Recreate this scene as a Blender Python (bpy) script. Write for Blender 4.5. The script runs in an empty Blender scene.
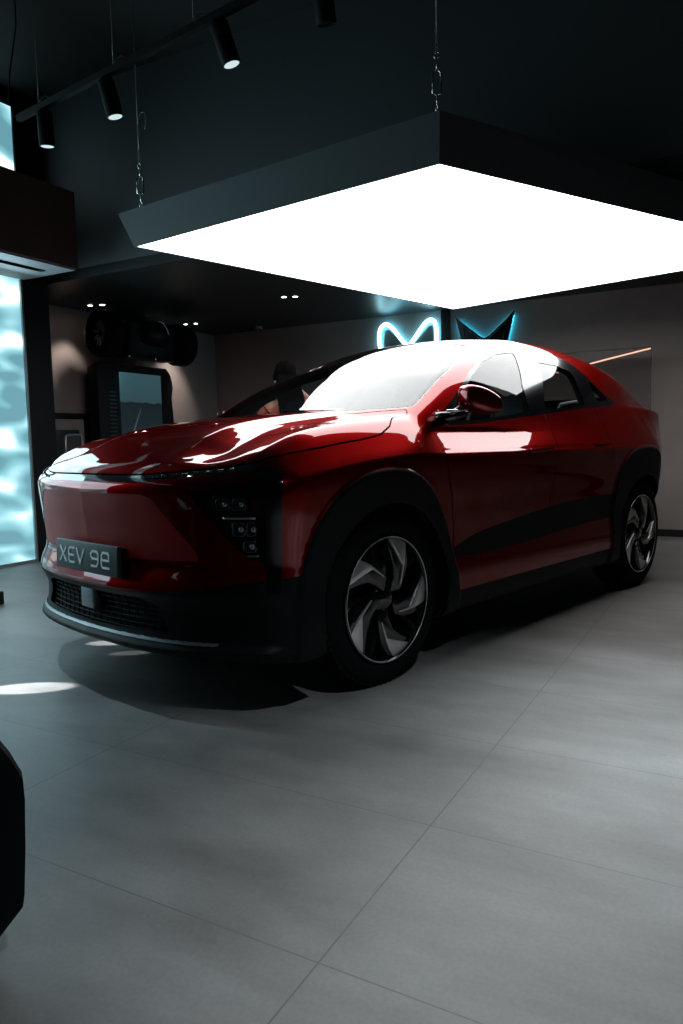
import bpy, bmesh, math, random
import numpy as np
from mathutils import Vector, Matrix, Euler
random.seed(7)
SC=bpy.context.scene
COL=SC.collection
FPX,PITCH,ROLL,CAMH=736.1682,0.0918,-0.0210,1.0431
CARX,CARY,YAW=-0.464,3.7362,3.9564
TA=math.radians(61.0538)
DX=(math.cos(TA),math.sin(TA)); NX=(math.sin(TA),-math.cos(TA))
def RW(a,b,z=0.0):
    """room coordinates (a = depth, b = to the right) to world"""
    return Vector((a*DX[0]+b*NX[0], a*DX[1]+b*NX[1], z))
PI=math.pi
# ------------------------------------------------------------------ materials
def mat(name, color=(.5,.5,.5), rough=.5, metal=0.0, coat=0.0, spec=.5, emit=None, strength=0.0, coat_rough=.03):
    m=bpy.data.materials.new(name); m.use_nodes=True
    b=m.node_tree.nodes['Principled BSDF']
    b.inputs['Base Color'].default_value=(*color,1)
    b.inputs['Roughness'].default_value=rough
    b.inputs['Metallic'].default_value=metal
    b.inputs['Coat Weight'].default_value=coat
    b.inputs['Coat Roughness'].default_value=coat_rough
    b.inputs['Specular IOR Level'].default_value=spec
    if emit:
        b.inputs['Emission Color'].default_value=(*emit,1); b.inputs['Emission Strength'].default_value=strength
    return m
def nodes(m): return m.node_tree.nodes, m.node_tree.links, m.node_tree.nodes['Principled BSDF']
def mottle(m, c1, c2, scale=3.0, detail=6.0, lo=.35, hi=.65, rough=None, bump=0.0, coord='Object', stretch=(1,1,1)):
    n,l,b=nodes(m)
    tc=n.new('ShaderNodeTexCoord'); mp=n.new('ShaderNodeMapping'); mp.inputs['Scale'].default_value=stretch
    l.new(tc.outputs[coord],mp.inputs[0])
    t=n.new('ShaderNodeTexNoise'); t.inputs['Scale'].default_value=scale; t.inputs['Detail'].default_value=detail
    l.new(mp.outputs[0],t.inputs['Vector'])
    r=n.new('ShaderNodeValToRGB'); r.color_ramp.elements[0].position=lo; r.color_ramp.elements[1].position=hi
    r.color_ramp.elements[0].color=(*c1,1); r.color_ramp.elements[1].color=(*c2,1)
    l.new(t.outputs['Fac'],r.inputs[0]); l.new(r.outputs[0],b.inputs['Base Color'])
    if bump:
        bp=n.new('ShaderNodeBump'); bp.inputs['Strength'].default_value=bump; bp.inputs['Distance'].default_value=.002
        l.new(t.outputs['Fac'],bp.inputs['Height']); l.new(bp.outputs[0],b.inputs['Normal'])
    if rough:
        mr=n.new('ShaderNodeMapRange'); mr.inputs['To Min'].default_value=rough[0]; mr.inputs['To Max'].default_value=rough[1]
        l.new(t.outputs['Fac'],mr.inputs['Value']); l.new(mr.outputs[0],b.inputs['Roughness'])
    return m
def glass_mat(name, tint, ior=1.5, boost=1.0):
    m=bpy.data.materials.new(name); m.use_nodes=True
    n=m.node_tree.nodes; l=m.node_tree.links; n.clear()
    out=n.new('ShaderNodeOutputMaterial'); mix=n.new('ShaderNodeMixShader'); tr=n.new('ShaderNodeBsdfTransparent'); gl=n.new('ShaderNodeBsdfGlossy')
    lw=n.new('ShaderNodeLayerWeight'); lw.inputs['Blend'].default_value=.5
    pw=n.new('ShaderNodeMath'); pw.operation='POWER'; pw.inputs[1].default_value=5.0; l.new(lw.outputs['Facing'],pw.inputs[0])
    f0=2*((ior-1)/(ior+1))**2; fr=n.new('ShaderNodeMath'); fr.operation='MULTIPLY_ADD'; fr.inputs[1].default_value=1-f0; fr.inputs[2].default_value=f0; l.new(pw.outputs[0],fr.inputs[0])
    tr.inputs['Color'].default_value=(*tint,1); gl.inputs['Roughness'].default_value=.004; gl.inputs['Color'].default_value=(1,1,1,1)
    mm=n.new('ShaderNodeMath'); mm.operation='MULTIPLY'; mm.use_clamp=True; mm.inputs[1].default_value=boost
    l.new(fr.outputs[0],mm.inputs[0]); l.new(mm.outputs[0],mix.inputs[0]); l.new(tr.outputs[0],mix.inputs[1]); l.new(gl.outputs[0],mix.inputs[2]); l.new(mix.outputs[0],out.inputs[0])
    return m
# ------------------------------------------------------------------ object helpers
def tag(o,label=None,cat=None,group=None,kind=None):
    if label: o['label']=label
    if cat: o['category']=cat
    if group: o['group']=group
    if kind: o['kind']=kind
    return o
def empty(name,loc=(0,0,0),rz=0.0,label=None,cat=None,group=None):
    o=bpy.data.objects.new(name,None); COL.objects.link(o); o.location=loc; o.rotation_euler=(0,0,rz); o.empty_display_size=.1
    tag(o,label,cat,group); return o
def mesh_obj(name,verts,faces,m,parent=None,smooth=True,normals=None,loc=None,rz=None):
    me=bpy.data.meshes.new(name); me.from_pydata([tuple(map(float,v)) for v in verts],[],[tuple(int(i) for i in f) for f in faces]); me.update()
    if m: me.materials.append(m)
    if smooth: me.polygons.foreach_set('use_smooth',[True]*len(me.polygons))
    if normals is not None: me.normals_split_custom_set_from_vertices([tuple(map(float,n)) for n in normals])
    o=bpy.data.objects.new(name,me); COL.objects.link(o)
    if parent: o.parent=parent
    if loc is not None: o.location=loc
    if rz is not None: o.rotation_euler=(0,0,rz)
    return o
class B:
    """small mesh collector"""
    def __init__(s): s.v=[];s.f=[]
    def add(s,vs,fs):
        k=len(s.v); s.v+= [tuple(v) for v in vs]; s.f+=[tuple(i+k for i in f) for f in fs]; return s
    def box(s,x0,x1,y0,y1,z0,z1,M=None,bev=0.0):
        bm=bmesh.new(); bmesh.ops.create_cube(bm,size=1)
        for v in bm.verts: v.co=Vector(((x0+x1)/2+v.co.x*(x1-x0),(y0+y1)/2+v.co.y*(y1-y0),(z0+z1)/2+v.co.z*(z1-z0)))
        if bev: bmesh.ops.bevel(bm,geom=list(bm.edges),offset=bev,segments=3,affect='EDGES',profile=.5)
        return s.bm(bm,M)
    def bm(s,bm,M=None):
        if M is not None: bm.transform(M)
        bm.verts.index_update(); k=len(s.v)
        s.v+=[tuple(v.co) for v in bm.verts]; s.f+=[tuple(v.index+k for v in f.verts) for f in bm.faces]; bm.free(); return s
    def prism(s,pts,z0,z1,M=None,bev=0.0):
        """polygon in xy extruded in z"""
        bm=bmesh.new(); vs=[bm.verts.new((p[0],p[1],z0)) for p in pts]; f=bm.faces.new(vs)
        r=bmesh.ops.extrude_face_region(bm,geom=[f])
        for v in r['geom']:
            if isinstance(v,bmesh.types.BMVert): v.co.z=z1
        bmesh.ops.recalc_face_normals(bm,faces=bm.faces)
        if bev: bmesh.ops.bevel(bm,geom=list(bm.edges),offset=bev,segments=2,affect='EDGES',profile=.5)
        return s.bm(bm,M)
    def tube(s,pts,r,n=10,closed=False,caps=True):
        pts=[Vector(p) for p in pts]; N=len(pts); rr=r if isinstance(r,(list,tuple)) else [r]*N; k=len(s.v); prev=None
        for i,p in enumerate(pts):
            a=pts[(i-1)%N] if (closed or i>0) else p; b=pts[(i+1)%N] if (closed or i<N-1) else p
            t=(b-a).normalized()
            if prev is None:
                up=Vector((0,0,1)) if abs(t.z)<.9 else Vector((1,0,0)); u=t.cross(up).normalized()
            else: u=(prev-t*prev.dot(t)).normalized()
            prev=u; w=t.cross(u)
            for j in range(n):
                q=p+(u*math.cos(2*PI*j/n)+w*math.sin(2*PI*j/n))*rr[i]; s.v.append(tuple(q))
        for i in range(N if closed else N-1):
            for j in range(n):
                a=k+i*n+j;b=k+i*n+(j+1)%n;c=k+((i+1)%N)*n+(j+1)%n;d=k+((i+1)%N)*n+j; s.f.append((a,d,c,b))
        if caps and not closed:
            s.f.append(tuple(k+j for j in range(n))); s.f.append(tuple(k+(N-1)*n+j for j in reversed(range(n))))
        return s
    def lathe(s,prof,n=48,M=None,axis='z',close=False):
        """prof = (radius, height)"""
        k=len(s.v); P=[]
        for r,h in prof:
            for j in range(n):
                a=2*PI*j/n; P.append(Vector((r*math.cos(a),r*math.sin(a),h)))
        if M is not None: P=[M@p for p in P]
        s.v+=[tuple(p) for p in P]; m=len(prof)
        for i in range(m if close else m-1):
            for j in range(n):
                s.f.append((k+i*n+j,k+i*n+(j+1)%n,k+((i+1)%m)*n+(j+1)%n,k+((i+1)%m)*n+j))
        if not close:
            if prof[0][0]>1e-6: s.f.append(tuple(k+j for j in reversed(range(n))))
            if prof[-1][0]>1e-6: s.f.append(tuple(k+(m-1)*n+j for j in range(n)))
        return s
    def obj(s,name,m,parent=None,smooth=False,loc=None,rz=None,angle=None):
        o=mesh_obj(name,s.v,s.f,m,parent,smooth=smooth or angle is not None,loc=loc,rz=rz)
        bm=bmesh.new(); bm.from_mesh(o.data); bmesh.ops.remove_doubles(bm,verts=bm.verts,dist=1e-5); bmesh.ops.recalc_face_normals(bm,faces=bm.faces)
        if angle is not None:
            for e in bm.edges:
                e.smooth = not (len(e.link_faces)==2 and e.calc_face_angle(0)>math.radians(angle))
        bm.to_mesh(o.data); bm.free()
        return o
# ------------------------------------------------------------------ material library
M={}
def paint(name,base,metal,rough):
    m=mat(name,base,rough,metal,1.0,.5,coat_rough=.012); m.node_tree.nodes['Principled BSDF'].inputs['Specular IOR Level'].default_value=.05; m.node_tree.nodes['Principled BSDF'].inputs['Specular Tint'].default_value=(.5,.03,.02,1)
    return m
M['red']=paint('red_candy_paint',(.20,.0032,.0018),.88,.34)
M['red_tex']=mat('red_patterned_panel',(.42,.026,.018),.5,.1,.22,spec=.1,coat_rough=.25)
n,l,b=nodes(M['red_tex'])
tc=n.new('ShaderNodeTexCoord'); vo=n.new('ShaderNodeTexVoronoi'); vo.inputs['Scale'].default_value=110; bp=n.new('ShaderNodeBump'); bp.inputs['Strength'].default_value=.10; bp.inputs['Distance'].default_value=.001
l.new(tc.outputs['Object'],vo.inputs['Vector']); l.new(vo.outputs['Distance'],bp.inputs['Height']); l.new(bp.outputs[0],b.inputs['Normal']); l.new(bp.outputs[0],b.inputs['Coat Normal'])
M['gloss_black']=mat('gloss_black',(.003,.003,.004),.12,0,.5,coat_rough=.02)
M['satin_black']=mat('satin_black_plastic',(.003,.0032,.004),.5,spec=.12)
M['matte_black']=mat('matte_black',(.006,.006,.007),.8,spec=.2)
M['rubber']=mat('tyre_rubber',(.004,.004,.0045),.8,spec=.08)
M['silver']=mat('machined_alloy',(.62,.60,.60),.32,.85)
M['chrome']=mat('chrome',(.75,.76,.78),.12,1.0)
M['grey_metal']=mat('grey_metal',(.30,.32,.33),.35,.8)
M['plate']=mat('plate_dark',(.035,.038,.042),.5)
M['plate_text']=mat('plate_text',(.88,.90,.90),.5)
M['lens']=mat('lamp_lens',(.02,.022,.025),.08,0,1.0)
M['led']=mat('led_reflector',(.35,.36,.38),.2,.7)
M['seat']=mat('seat_fabric',(.045,.045,.05),.6)
M['dash']=mat('dashboard_plastic',(.012,.012,.013),.6)
M['wscreen']=glass_mat('windscreen_glass',(.84,.90,.91),1.52,.78)
M['sglass']=glass_mat('side_window_glass',(.80,.83,.84),1.52,.8)
M['dglass']=glass_mat('rear_window_glass',(.7,.7,.7),1.5,1.0)
M['mirrorglass']=mat('mirror_glass',(.8,.8,.8),.03,1.0)
def pchip(xs, ys):
    xs=np.array(xs,float);ys=np.array(ys,float)
    if xs[0]>xs[-1]: xs=xs[::-1];ys=ys[::-1]
    h=np.diff(xs);d=np.diff(ys)/h;m=np.zeros(len(xs))
    for i in range(1,len(xs)-1):
        if d[i-1]*d[i]>0:
            w1=2*h[i]+h[i-1];w2=h[i]+2*h[i-1];m[i]=(w1+w2)/(w1/d[i-1]+w2/d[i])
    m[0]=d[0];m[-1]=d[-1]
    def f(x):
        x=np.clip(x,xs[0],xs[-1]);i=np.clip(np.searchsorted(xs,x)-1,0,len(h)-1)
        t=(x-xs[i])/h[i];t2=t*t;t3=t2*t
        return (2*t3-3*t2+1)*ys[i]+(t3-2*t2+t)*h[i]*m[i]+(-2*t3+3*t2)*ys[i+1]+(t3-t2)*h[i]*m[i+1]
    return f
def smax(a,b,k):
    h=np.clip(.5+.5*(a-b)/k,0,1)
    return b*(1-h)+a*h+k*h*(1-h)
def smin(a,b,k): return -smax(-a,-b,k)
def sstep(a,b,x):
    t=np.clip((x-a)/(b-a),0,1);return t*t*(3-2*t)
def seg_sdf(px,py,poly):
    # signed distance to polygon, negative inside
    d=np.full(px.shape,1e9);s=np.ones(px.shape);n=len(poly)
    for i in range(n):
        ax,ay=poly[i];bx,by=poly[i-1]
        ex,ey=bx-ax,by-ay;wx,wy=px-ax,py-ay
        t=np.clip((wx*ex+wy*ey)/(ex*ex+ey*ey+1e-12),0,1)
        dx=wx-ex*t;dy=wy-ey*t;d=np.minimum(d,dx*dx+dy*dy)
        c1=py>=ay;c2=py<by;c3=ex*wy>ey*wx
        fl=(c1&c2&c3)|(~c1&~c2&~c3);s=np.where(fl,-s,s)
    return s*np.sqrt(d)
XR=-2.775
W=pchip([.95,.7,.5,.2,-.4,-1.4,-2.3,-2.775,-2.95,-3.1,-3.3,-3.55,-3.75,-3.9],
        [.93,.942,.948,.95,.95,.95,.953,.955,.95,.92,.85,.755,.675,.60])
SZ=pchip([.18,.30,.40,.55,.72,.87,.955,.983,1.00,1.03,1.06,1.10,1.14,1.26,1.40],[-.09,-.035,-.026,-.036,-.026,-.008,.0,-.002,-.013,-.037,-.061,-.092,-.122,-.21,-.31])
PF=pchip([0,.2,.4,.55,.7,.82,.90,.96,1.0],[.918,.908,.882,.842,.772,.700,.645,.56,.46])
FZ=pchip([.18,.235,.27,.31,.40,.455,.49,.53,.60,.72,.82,.90,.96,1.1],[-.12,-.04,.01,-.02,-.03,-.012,.006,-.004,-.030,-.022,-.010,-.004,-.03,-.12])
RZ=pchip([.2,.35,.5,.8,1.0,1.15,1.22,1.3],[-3.72,-3.80,-3.84,-3.85,-3.82,-3.86,-3.89,-3.86])
ZC=pchip([.95,.86,.76,.63,.52,.40,.25,.1,-.1,-.4,-.8,-2,-2.6,-3.0,-3.4,-3.8,-3.9],
         [.915,.958,.998,1.052,1.100,1.140,1.167,1.185,1.203,1.222,1.245,1.31,1.33,1.32,1.29,1.262,1.25])
def Ys(x,z):
    z=z+DZ(x)
    y=W(x)+SZ(z)*(1-(.20*sstep(-.6,-1.5,x)+.68*sstep(-2.9,-3.5,x))*sstep(.99,1.02,z))
    return y-.07*sstep(.80,.55,z)*sstep(-3.05,-3.25,x)
ARF=[(.56,.10),(.545,.45),(.50,.66),(.40,.82),(.22,.92),(.05,.945),(-.16,.92),(-.32,.80),(-.43,.62),(-.50,.40),(-.54,.10)]
ARR=[(-2.22,.10),(-2.235,.55),(-2.28,.78),(-2.40,.93),(-2.56,.985),(-2.80,.99),(-2.95,.96),(-3.08,.85),(-3.17,.65),(-3.22,.40),(-3.22,.10)]
def chaikin(P,n=2):
    for _ in range(n):
        Q=[]
        for i in range(len(P)):
            a=P[i];b=P[(i+1)%len(P)]
            Q+=[(a[0]*.75+b[0]*.25,a[1]*.75+b[1]*.25),(a[0]*.25+b[0]*.75,a[1]*.25+b[1]*.75)]
        P=Q
    return P
ARF=chaikin(ARF);ARR=chaikin(ARR)
CR=pchip([0,.30,.38,.44,.50,.60,.72,.78,.82,.86,.90,.95,1.05],[0,.001,.004,.020,.035,.050,.047,.047,.060,.088,.128,.175,.27])
DZ=pchip([-.7,-.45,-.25,0,.15,.35,.60,.8,1.0],[0,0,-.010,0,.012,.036,.066,.06,.05])
def body(x,y,z):
    y=np.abs(y)
    # cladding bump
    s=Ys(x,z)
    bump=np.zeros_like(s)
    m=(x>-.8)&(x<.8)&(y>.5)
    if m.any(): bump[m]=.014*sstep(.012,-.012,seg_sdf(x[m],z[m],ARF))
    m=(x>-3.5)&(x<-2.0)&(y>.5)
    if m.any(): bump[m]=.014*sstep(.012,-.012,seg_sdf(x[m],z[m],ARR))
    side=y-s-bump
    crown=CR(y)+(.165*np.power(np.clip(y/.88,0,1.25),4.6)-CR(y))*sstep(.58,.82,x)
    # hood crease ridge
    top=z-(ZC(x)-crown-.010*sstep(.50,.62,y)*sstep(.9,.2,x)*0)
    front=(x-PF(y)-FZ(z))*.9
    rear=(RZ(z)+.22*np.power(np.clip(y/.75,0,1.4),3)-x)*.9
    bot=(.215+.0*x)-z
    k=.035
    f=smax(side,top,k)
    f=smax(f,front,.07)
    f=smax(f,rear,.08)
    f=smax(f,bot,.04)
    return f
# greenhouse
RT=pchip([.3,-.1,-.3,-.6,-.9,-1.1,-1.25,-1.45,-1.75,-2.1,-2.5,-2.8,-3.1,-3.4,-3.65,-3.8,-3.95],
         [.93,1.135,1.245,1.405,1.545,1.615,1.650,1.676,1.694,1.690,1.660,1.603,1.508,1.408,1.310,1.245,1.17])
TW=pchip([0,-.6,-1.2,-1.8,-2.3,-2.8,-3.2,-3.6,-3.9],[-.03,0,0,0,-.01,-.04,-.10,-.165,-.24])
GS=pchip([.9,1.14,1.25,1.40,1.52,1.60,1.8],[.95,.856,.815,.752,.675,.605,.40])
def gh(x,y,z):
    y=np.abs(y)
    xs=x+.16*np.power(np.clip(y/.85,0,1.2),2.2)*sstep(-2.2,-1.0,x)
    top=(z-(RT(xs)-.055*np.power(np.clip(y/.62,0,1.5),2.5)*sstep(-.6,-1.3,x)))*.9
    side=(y-(GS(z)+TW(x)))*.92
    f=smax(top,side,.075)
    f=smax(f,np.interp(x,[-3.3,-2.8],[1.17,1.10])-z,.01)
    f=smax(f,RZ(z)+.22*np.power(np.clip(y/.75,0,1.4),3)-x,.05)
    return f
def F(x,y,z):
    return smin(body(x,y,z),gh(x,y,z),.012)
def grad(P,e=.004):
    g=np.zeros_like(P)
    for i in range(3):
        d=np.zeros(3);d[i]=e
        A=P+d;B=P-d
        g[:,i]=(F(A[:,0],A[:,1],A[:,2])-F(B[:,0],B[:,1],B[:,2]))/(2*e)
    return g
# ------------------------------------------------------------------ red car: body surface polygonised, then cut into panels
def polygonise(step=.0145):
    xs=np.arange(-4.02,1.03,step); ys=np.arange(-.0725+step*.0,1.04,step); ys=np.arange(0,1.05,step); zs=np.arange(.17,1.76,step)
    X,Y,Z=np.meshgrid(xs,ys,zs,indexing='ij')
    v=F(X.ravel(),Y.ravel(),Z.ravel()).reshape(X.shape)
    v=np.concatenate([v[:,:0:-1,:],v],axis=1); yf=np.concatenate([-ys[:0:-1],ys])
    v=np.where(np.abs(v)<1e-9,1e-9,v)
    neg=v<0
    nx,ny,nz=v.shape
    acc=np.zeros((nx-1,ny-1,nz-1,3));cnt=np.zeros((nx-1,ny-1,nz-1))
    def edge(ax):
        sl0=[slice(None)]*3;sl1=[slice(None)]*3;sl0[ax]=slice(0,-1);sl1[ax]=slice(1,None)
        a=v[tuple(sl0)];b=v[tuple(sl1)];c=neg[tuple(sl0)]!=neg[tuple(sl1)]
        I=np.argwhere(c);t=a[c]/(a[c]-b[c]);P=I.astype(float);P[:,ax]+=t
        return I,P,neg[tuple(sl0)][c]
    quads=[]
    for ax in range(3):
        I,P,inside=edge(ax); o=[d for d in range(3) if d!=ax]
        ok=np.ones(len(I),bool)
        for d in o: ok&=(I[:,d]>0)&(I[:,d]<v.shape[d]-1)
        I=I[ok];P=P[ok];inside=inside[ok]
        cells=[]
        for da,db in ((0,0),(1,0),(1,1),(0,1)):
            C=I.copy();C[:,o[0]]-=da;C[:,o[1]]-=db
            np.add.at(acc,(C[:,0],C[:,1],C[:,2]),P);np.add.at(cnt,(C[:,0],C[:,1],C[:,2]),1)
            cells.append(C[:,0]*(ny-1)*(nz-1)+C[:,1]*(nz-1)+C[:,2])
        Q=np.stack(cells,1); flip=inside if ax!=1 else ~inside
        Q[flip]=Q[flip][:,::-1]; quads.append(Q)
    quads=np.concatenate(quads)
    used=np.unique(quads); remap=np.full((nx-1)*(ny-1)*(nz-1),-1,int); remap[used]=np.arange(len(used))
    A=acc.reshape(-1,3)[used]/cnt.reshape(-1)[used][:,None]
    V=np.stack([xs[0]+A[:,0]*step, yf[0]+A[:,1]*step, zs[0]+A[:,2]*step],1)
    for _ in range(3):
        g=grad(V,.003); f0=F(V[:,0],V[:,1],V[:,2]); V=V-np.clip(f0/np.maximum((g*g).sum(1),.2),-.01,.01)[:,None]*g
    return V,remap[quads]
class Surf:
    def __init__(s,V,Q): s.V=[tuple(v) for v in V]; s.F=[tuple(q) for q in Q]
    def split(s,fn):
        V=np.array(s.V); val=fn(V[:,0],V[:,1],V[:,2]); val=np.where(np.abs(val)<2e-5,2e-5,val); pos=val>0
        cache={}; out=[]
        pl=pos.tolist(); vl=val.tolist()
        for f in s.F:
            p0=pl[f[0]]; mixed=False
            for i in f:
                if pl[i]!=p0: mixed=True;break
            if not mixed: out.append(f); continue
            n=len(f); a=[];b=[];cross=0
            for k in range(n):
                i=f[k];j=f[(k+1)%n]
                (a if pl[i] else b).append(i)
                if pl[i]!=pl[j]:
                    cross+=1
                    key=(i,j) if i<j else (j,i)
                    if key not in cache:
                        t=vl[key[0]]/(vl[key[0]]-vl[key[1]]); A=s.V[key[0]];Bq=s.V[key[1]]
                        cache[key]=len(s.V); s.V.append(tuple(A[q]+(Bq[q]-A[q])*t for q in range(3)))
                    a.append(cache[key]);b.append(cache[key])
            if cross!=2: out.append(f); continue
            if len(a)>2: out.append(tuple(a))
            if len(b)>2: out.append(tuple(b))
        s.F=out
# region outlines, metres in car space (x forward from front axle, |y| sideways, z up)
DLO=[(-.37,1.115),(-.60,1.240),(-.87,1.405),(-1.15,1.520),(-1.35,1.563),(-1.56,1.582),(-1.93,1.594),(-2.09,1.573),(-2.22,1.525),(-2.36,1.410),(-2.48,1.328),(-2.61,1.294),(-2.60,1.278),(-2.47,1.260),(-2.08,1.237),(-1.39,1.182),(-.78,1.132)]
FGL=[(-.575,1.146),(-.60,1.190),(-.765,1.312),(-.90,1.395),(-1.055,1.470),(-1.27,1.530),(-1.46,1.556),(-1.48,1.547),(-1.362,1.354),(-1.345,1.225),(-1.33,1.203),(-.79,1.150)]
RGL=[(-1.545,1.232),(-1.55,1.26),(-1.695,1.503),(-1.715,1.512),(-1.92,1.508),(-2.08,1.478),(-2.10,1.460),(-2.085,1.367),(-2.085,1.27),(-2.07,1.256),(-1.61,1.222)]
QGL=[(-2.30,1.425),(-2.38,1.385),(-2.49,1.325),(-2.495,1.312),(-2.44,1.292),(-2.34,1.288),(-2.29,1.30)]
WS=[(-.215,-.2),(-.215,0),(-.235,.25),(-.28,.50),(-.345,.70),(-.37,.750),(-.40,.755),(-.75,.700),(-1.0,.612),(-1.13,.548),(-1.15,.525),(-1.145,.3),(-1.135,0),(-1.135,-.2)]
HOOD=[(1.3,-.2),(1.3,.70),(.72,.760),(.655,.795),(.555,.852),(.46,.868),(.37,.876),(.13,.878),(0,.872),(-.10,.843),(-.17,.80),(-.22,.785),(-.31,.776),(-.335,.75),(-.31,.68),(-.245,.5),(-.20,.25),(-.18,0),(-.18,-.2)]
ROOFG=[(-1.20,-.2),(-1.20,.44),(-1.24,.47),(-2.40,.45),(-2.44,.42),(-2.46,-.2)]
REARG=[(-2.62,-.2),(-2.60,.46),(-2.66,.50),(-3.40,.47),(-3.46,.42),(-3.50,-.2)]
BLADE=[(.13,.962),(.315,.945),(.300,.75),(.288,.505),(.225,.50),(.205,.62),(.185,.72),(.165,.86)]     # (|y|-x, z)
LAMP=[(-.205,.880),(.150,.903),(.172,.86),(.195,.72),(.215,.62),(.205,.612),(.085,.652),(-.115,.808)]
GRPAN=[(-.2,.868),(.40,.868),(.455,.852),(.62,.655),(.63,.615),(-.2,.600)]   # (|y|, z)
INTAKE=[(-.2,.462),(.36,.462),(.44,.44),(.50,.33),(-.2,.318)]
WEDGE=[(-.44,.505),(-.49,.548),(-.62,.585),(-.72,.604),(-1.2,.652),(-1.59,.682),(-1.87,.688),(-2.3,.69),(-2.3,.54),(-1.87,.531),(-1.1,.497),(-.80,.490),(-.62,.49)]
STRIP=[(-.62,.489),(-.80,.489),(-1.1,.496),(-1.87,.530),(-2.3,.535),(-2.3,.40),(-1.87,.375),(-1.05,.338),(-.7,.335)]
G1=[(-.41,1.14),(-.385,1.08),(-.372,1.0),(-.39,.92),(-.45,.76),(-.475,.60),(-.47,.40)]
G2=[(-1.50,1.21),(-1.515,1.11),(-1.46,.95),(-1.42,.80),(-1.40,.60),(-1.40,.40)]
G3=[(-2.20,1.26),(-2.25,1.15),(-2.20,1.0),(-2.17,.9)]
drlc=pchip([0,.33,.58,.73,.80,.86,1.0],[.927,.927,.943,.958,.968,.985,1.03])
redlow=pchip([0,.2,.45,.67,.85,1.0],[.486,.486,.493,.515,.55,.56])
def polyline_d(px,py,pl):
    d=np.full(px.shape,1e9)
    for (ax,ay),(bx,by) in zip(pl[:-1],pl[1:]):
        ex,ey=bx-ax,by-ay;wx,wy=px-ax,py-ay
        t=np.clip((wx*ex+wy*ey)/(ex*ex+ey*ey),0,1);dx=wx-ex*t;dy=wy-ey*t
        d=np.minimum(d,dx*dx+dy*dy)
    return np.sqrt(d)
FAR=.5
def lim(cond,val): return np.where(cond,val,FAR)
def f_xz(poly,lo=.42,zmin=0): return lambda x,y,z: lim(np.abs(y)>lo,seg_sdf(x,z,poly))
def f_xy(poly,zmin): return lambda x,y,z: lim(z>zmin,seg_sdf(x,np.abs(y),poly))
def f_sz(poly): return lambda x,y,z: lim(x>.3,seg_sdf(np.abs(y)-x,z,poly))
def f_yz(poly): return lambda x,y,z: lim(x>.5,seg_sdf(np.abs(y),z,poly))
def s_gap(pl): return lambda x,y,z: lim((np.abs(y)>.6)&(z<1.3),x-gx(pl,z)-.00001)
def gx(pl,z):
    zz=[p[1] for p in pl][::-1];xx=[p[0] for p in pl][::-1]; return np.interp(z,zz,xx)
def f_gap(pl,w=.0035): return lambda x,y,z: lim((np.abs(y)>.6),polyline_d(x,z,pl)-w)
R_ARCH=.425
def f_arch(x,y,z):
    d=np.minimum(np.hypot(x,z-.376),np.hypot(x-XR,z-.376))-R_ARCH
    return lim(np.abs(y)>.55,d)
fHOOD=lambda x,y,z: lim(z>.9,np.maximum(seg_sdf(x,np.abs(y),HOOD),drlc(np.abs(y))+.0145-z))
fHGAP=lambda x,y,z: np.abs(fHOOD(x,y,z))-.0030
fDRL=lambda x,y,z: lim(x>.45,np.maximum(np.abs(z-drlc(np.abs(y)))-.0135,np.abs(y)-.82))
fLOW=lambda x,y,z: lim(x>.45,z-redlow(np.abs(y)))
fLOW2=lambda x,y,z: z-.515
fSPL=lambda x,y,z: lim(x>.3,np.maximum(np.abs(z-.300)-.0055,np.abs(y)-.70))
fSILL=lambda x,y,z: z-.335
fFG=lambda x,y,z: lim((x>.2)&(z<1.0),.318-(np.abs(y)-x))     # fascia / fender border behind blade
FLD=dict(arch=f_arch,dlo=f_xz(DLO),fgl=f_xz(FGL),rgl=f_xz(RGL),qgl=f_xz(QGL),ws=f_xy(WS,1.1),hood=fHOOD,hgap=fHGAP,roof=f_xy(ROOFG,1.5),rearg=f_xy(REARG,1.3),
    blade=f_sz(BLADE),lamp=f_sz(LAMP),grpan=f_yz(GRPAN),intake=f_yz(INTAKE),wedge=f_xz(WEDGE,.6),strip=f_xz(STRIP,.6),s1=s_gap(G1),s2=s_gap(G2),s3=s_gap(G3),g1=f_gap(G1),g2=f_gap(G2),g3=f_gap(G3),
    drl=fDRL,low=fLOW,low2=lambda x,y,z: lim((np.abs(y)>.6)&(x>.2),fLOW2(x,y,z)),sill=fSILL,spl=fSPL,arf=f_xz(ARF,.6),arr=f_xz(ARR,.6),
    wsgap=lambda x,y,z: np.abs(f_xy(WS,1.1)(x,y,z)-.006)-.006)
V0,Q0=polygonise()
SF=Surf(V0,Q0)
for k_ in FLD: SF.split(FLD[k_])
VV=np.array(SF.V)
_t=np.array([f[:3] for f in SF.F]); _n=np.cross(VV[_t[:,1]]-VV[_t[:,0]],VV[_t[:,2]]-VV[_t[:,1]]); _c=VV[_t].mean(1); _s=(_n*grad(_c,.004)).sum(1)
SF.F=[tuple(reversed(f)) if k<0 else f for f,k in zip(SF.F,_s)]
cent=np.array([VV[list(f)].mean(0) for f in SF.F])
cv={k_:FLD[k_](cent[:,0],cent[:,1],cent[:,2]) for k_ in FLD}
lab=np.full(len(SF.F),'paint',dtype=object)
cx_,cy_,cz_=cent.T
def setl(mask,name):
    lab[mask&(lab=='paint')]=name
setl(cv['arch']<0,'none')
setl(cv['wsgap']<0,'ws_trim')
setl(cv['ws']<0,'windscreen'); 
setl(cv['fgl']<0,'fglass');setl(cv['rgl']<0,'rglass');setl(cv['qgl']<0,'qglass');setl(cv['dlo']<0,'dlotrim')
setl(cv['rearg']<0,'rearglass');setl(cv['roof']<0,'roofglass')
setl(cv['drl']<0,'drl')
setl(cv['hgap']<0,'gap');setl(cv['hood']<0,'hood')
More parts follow.
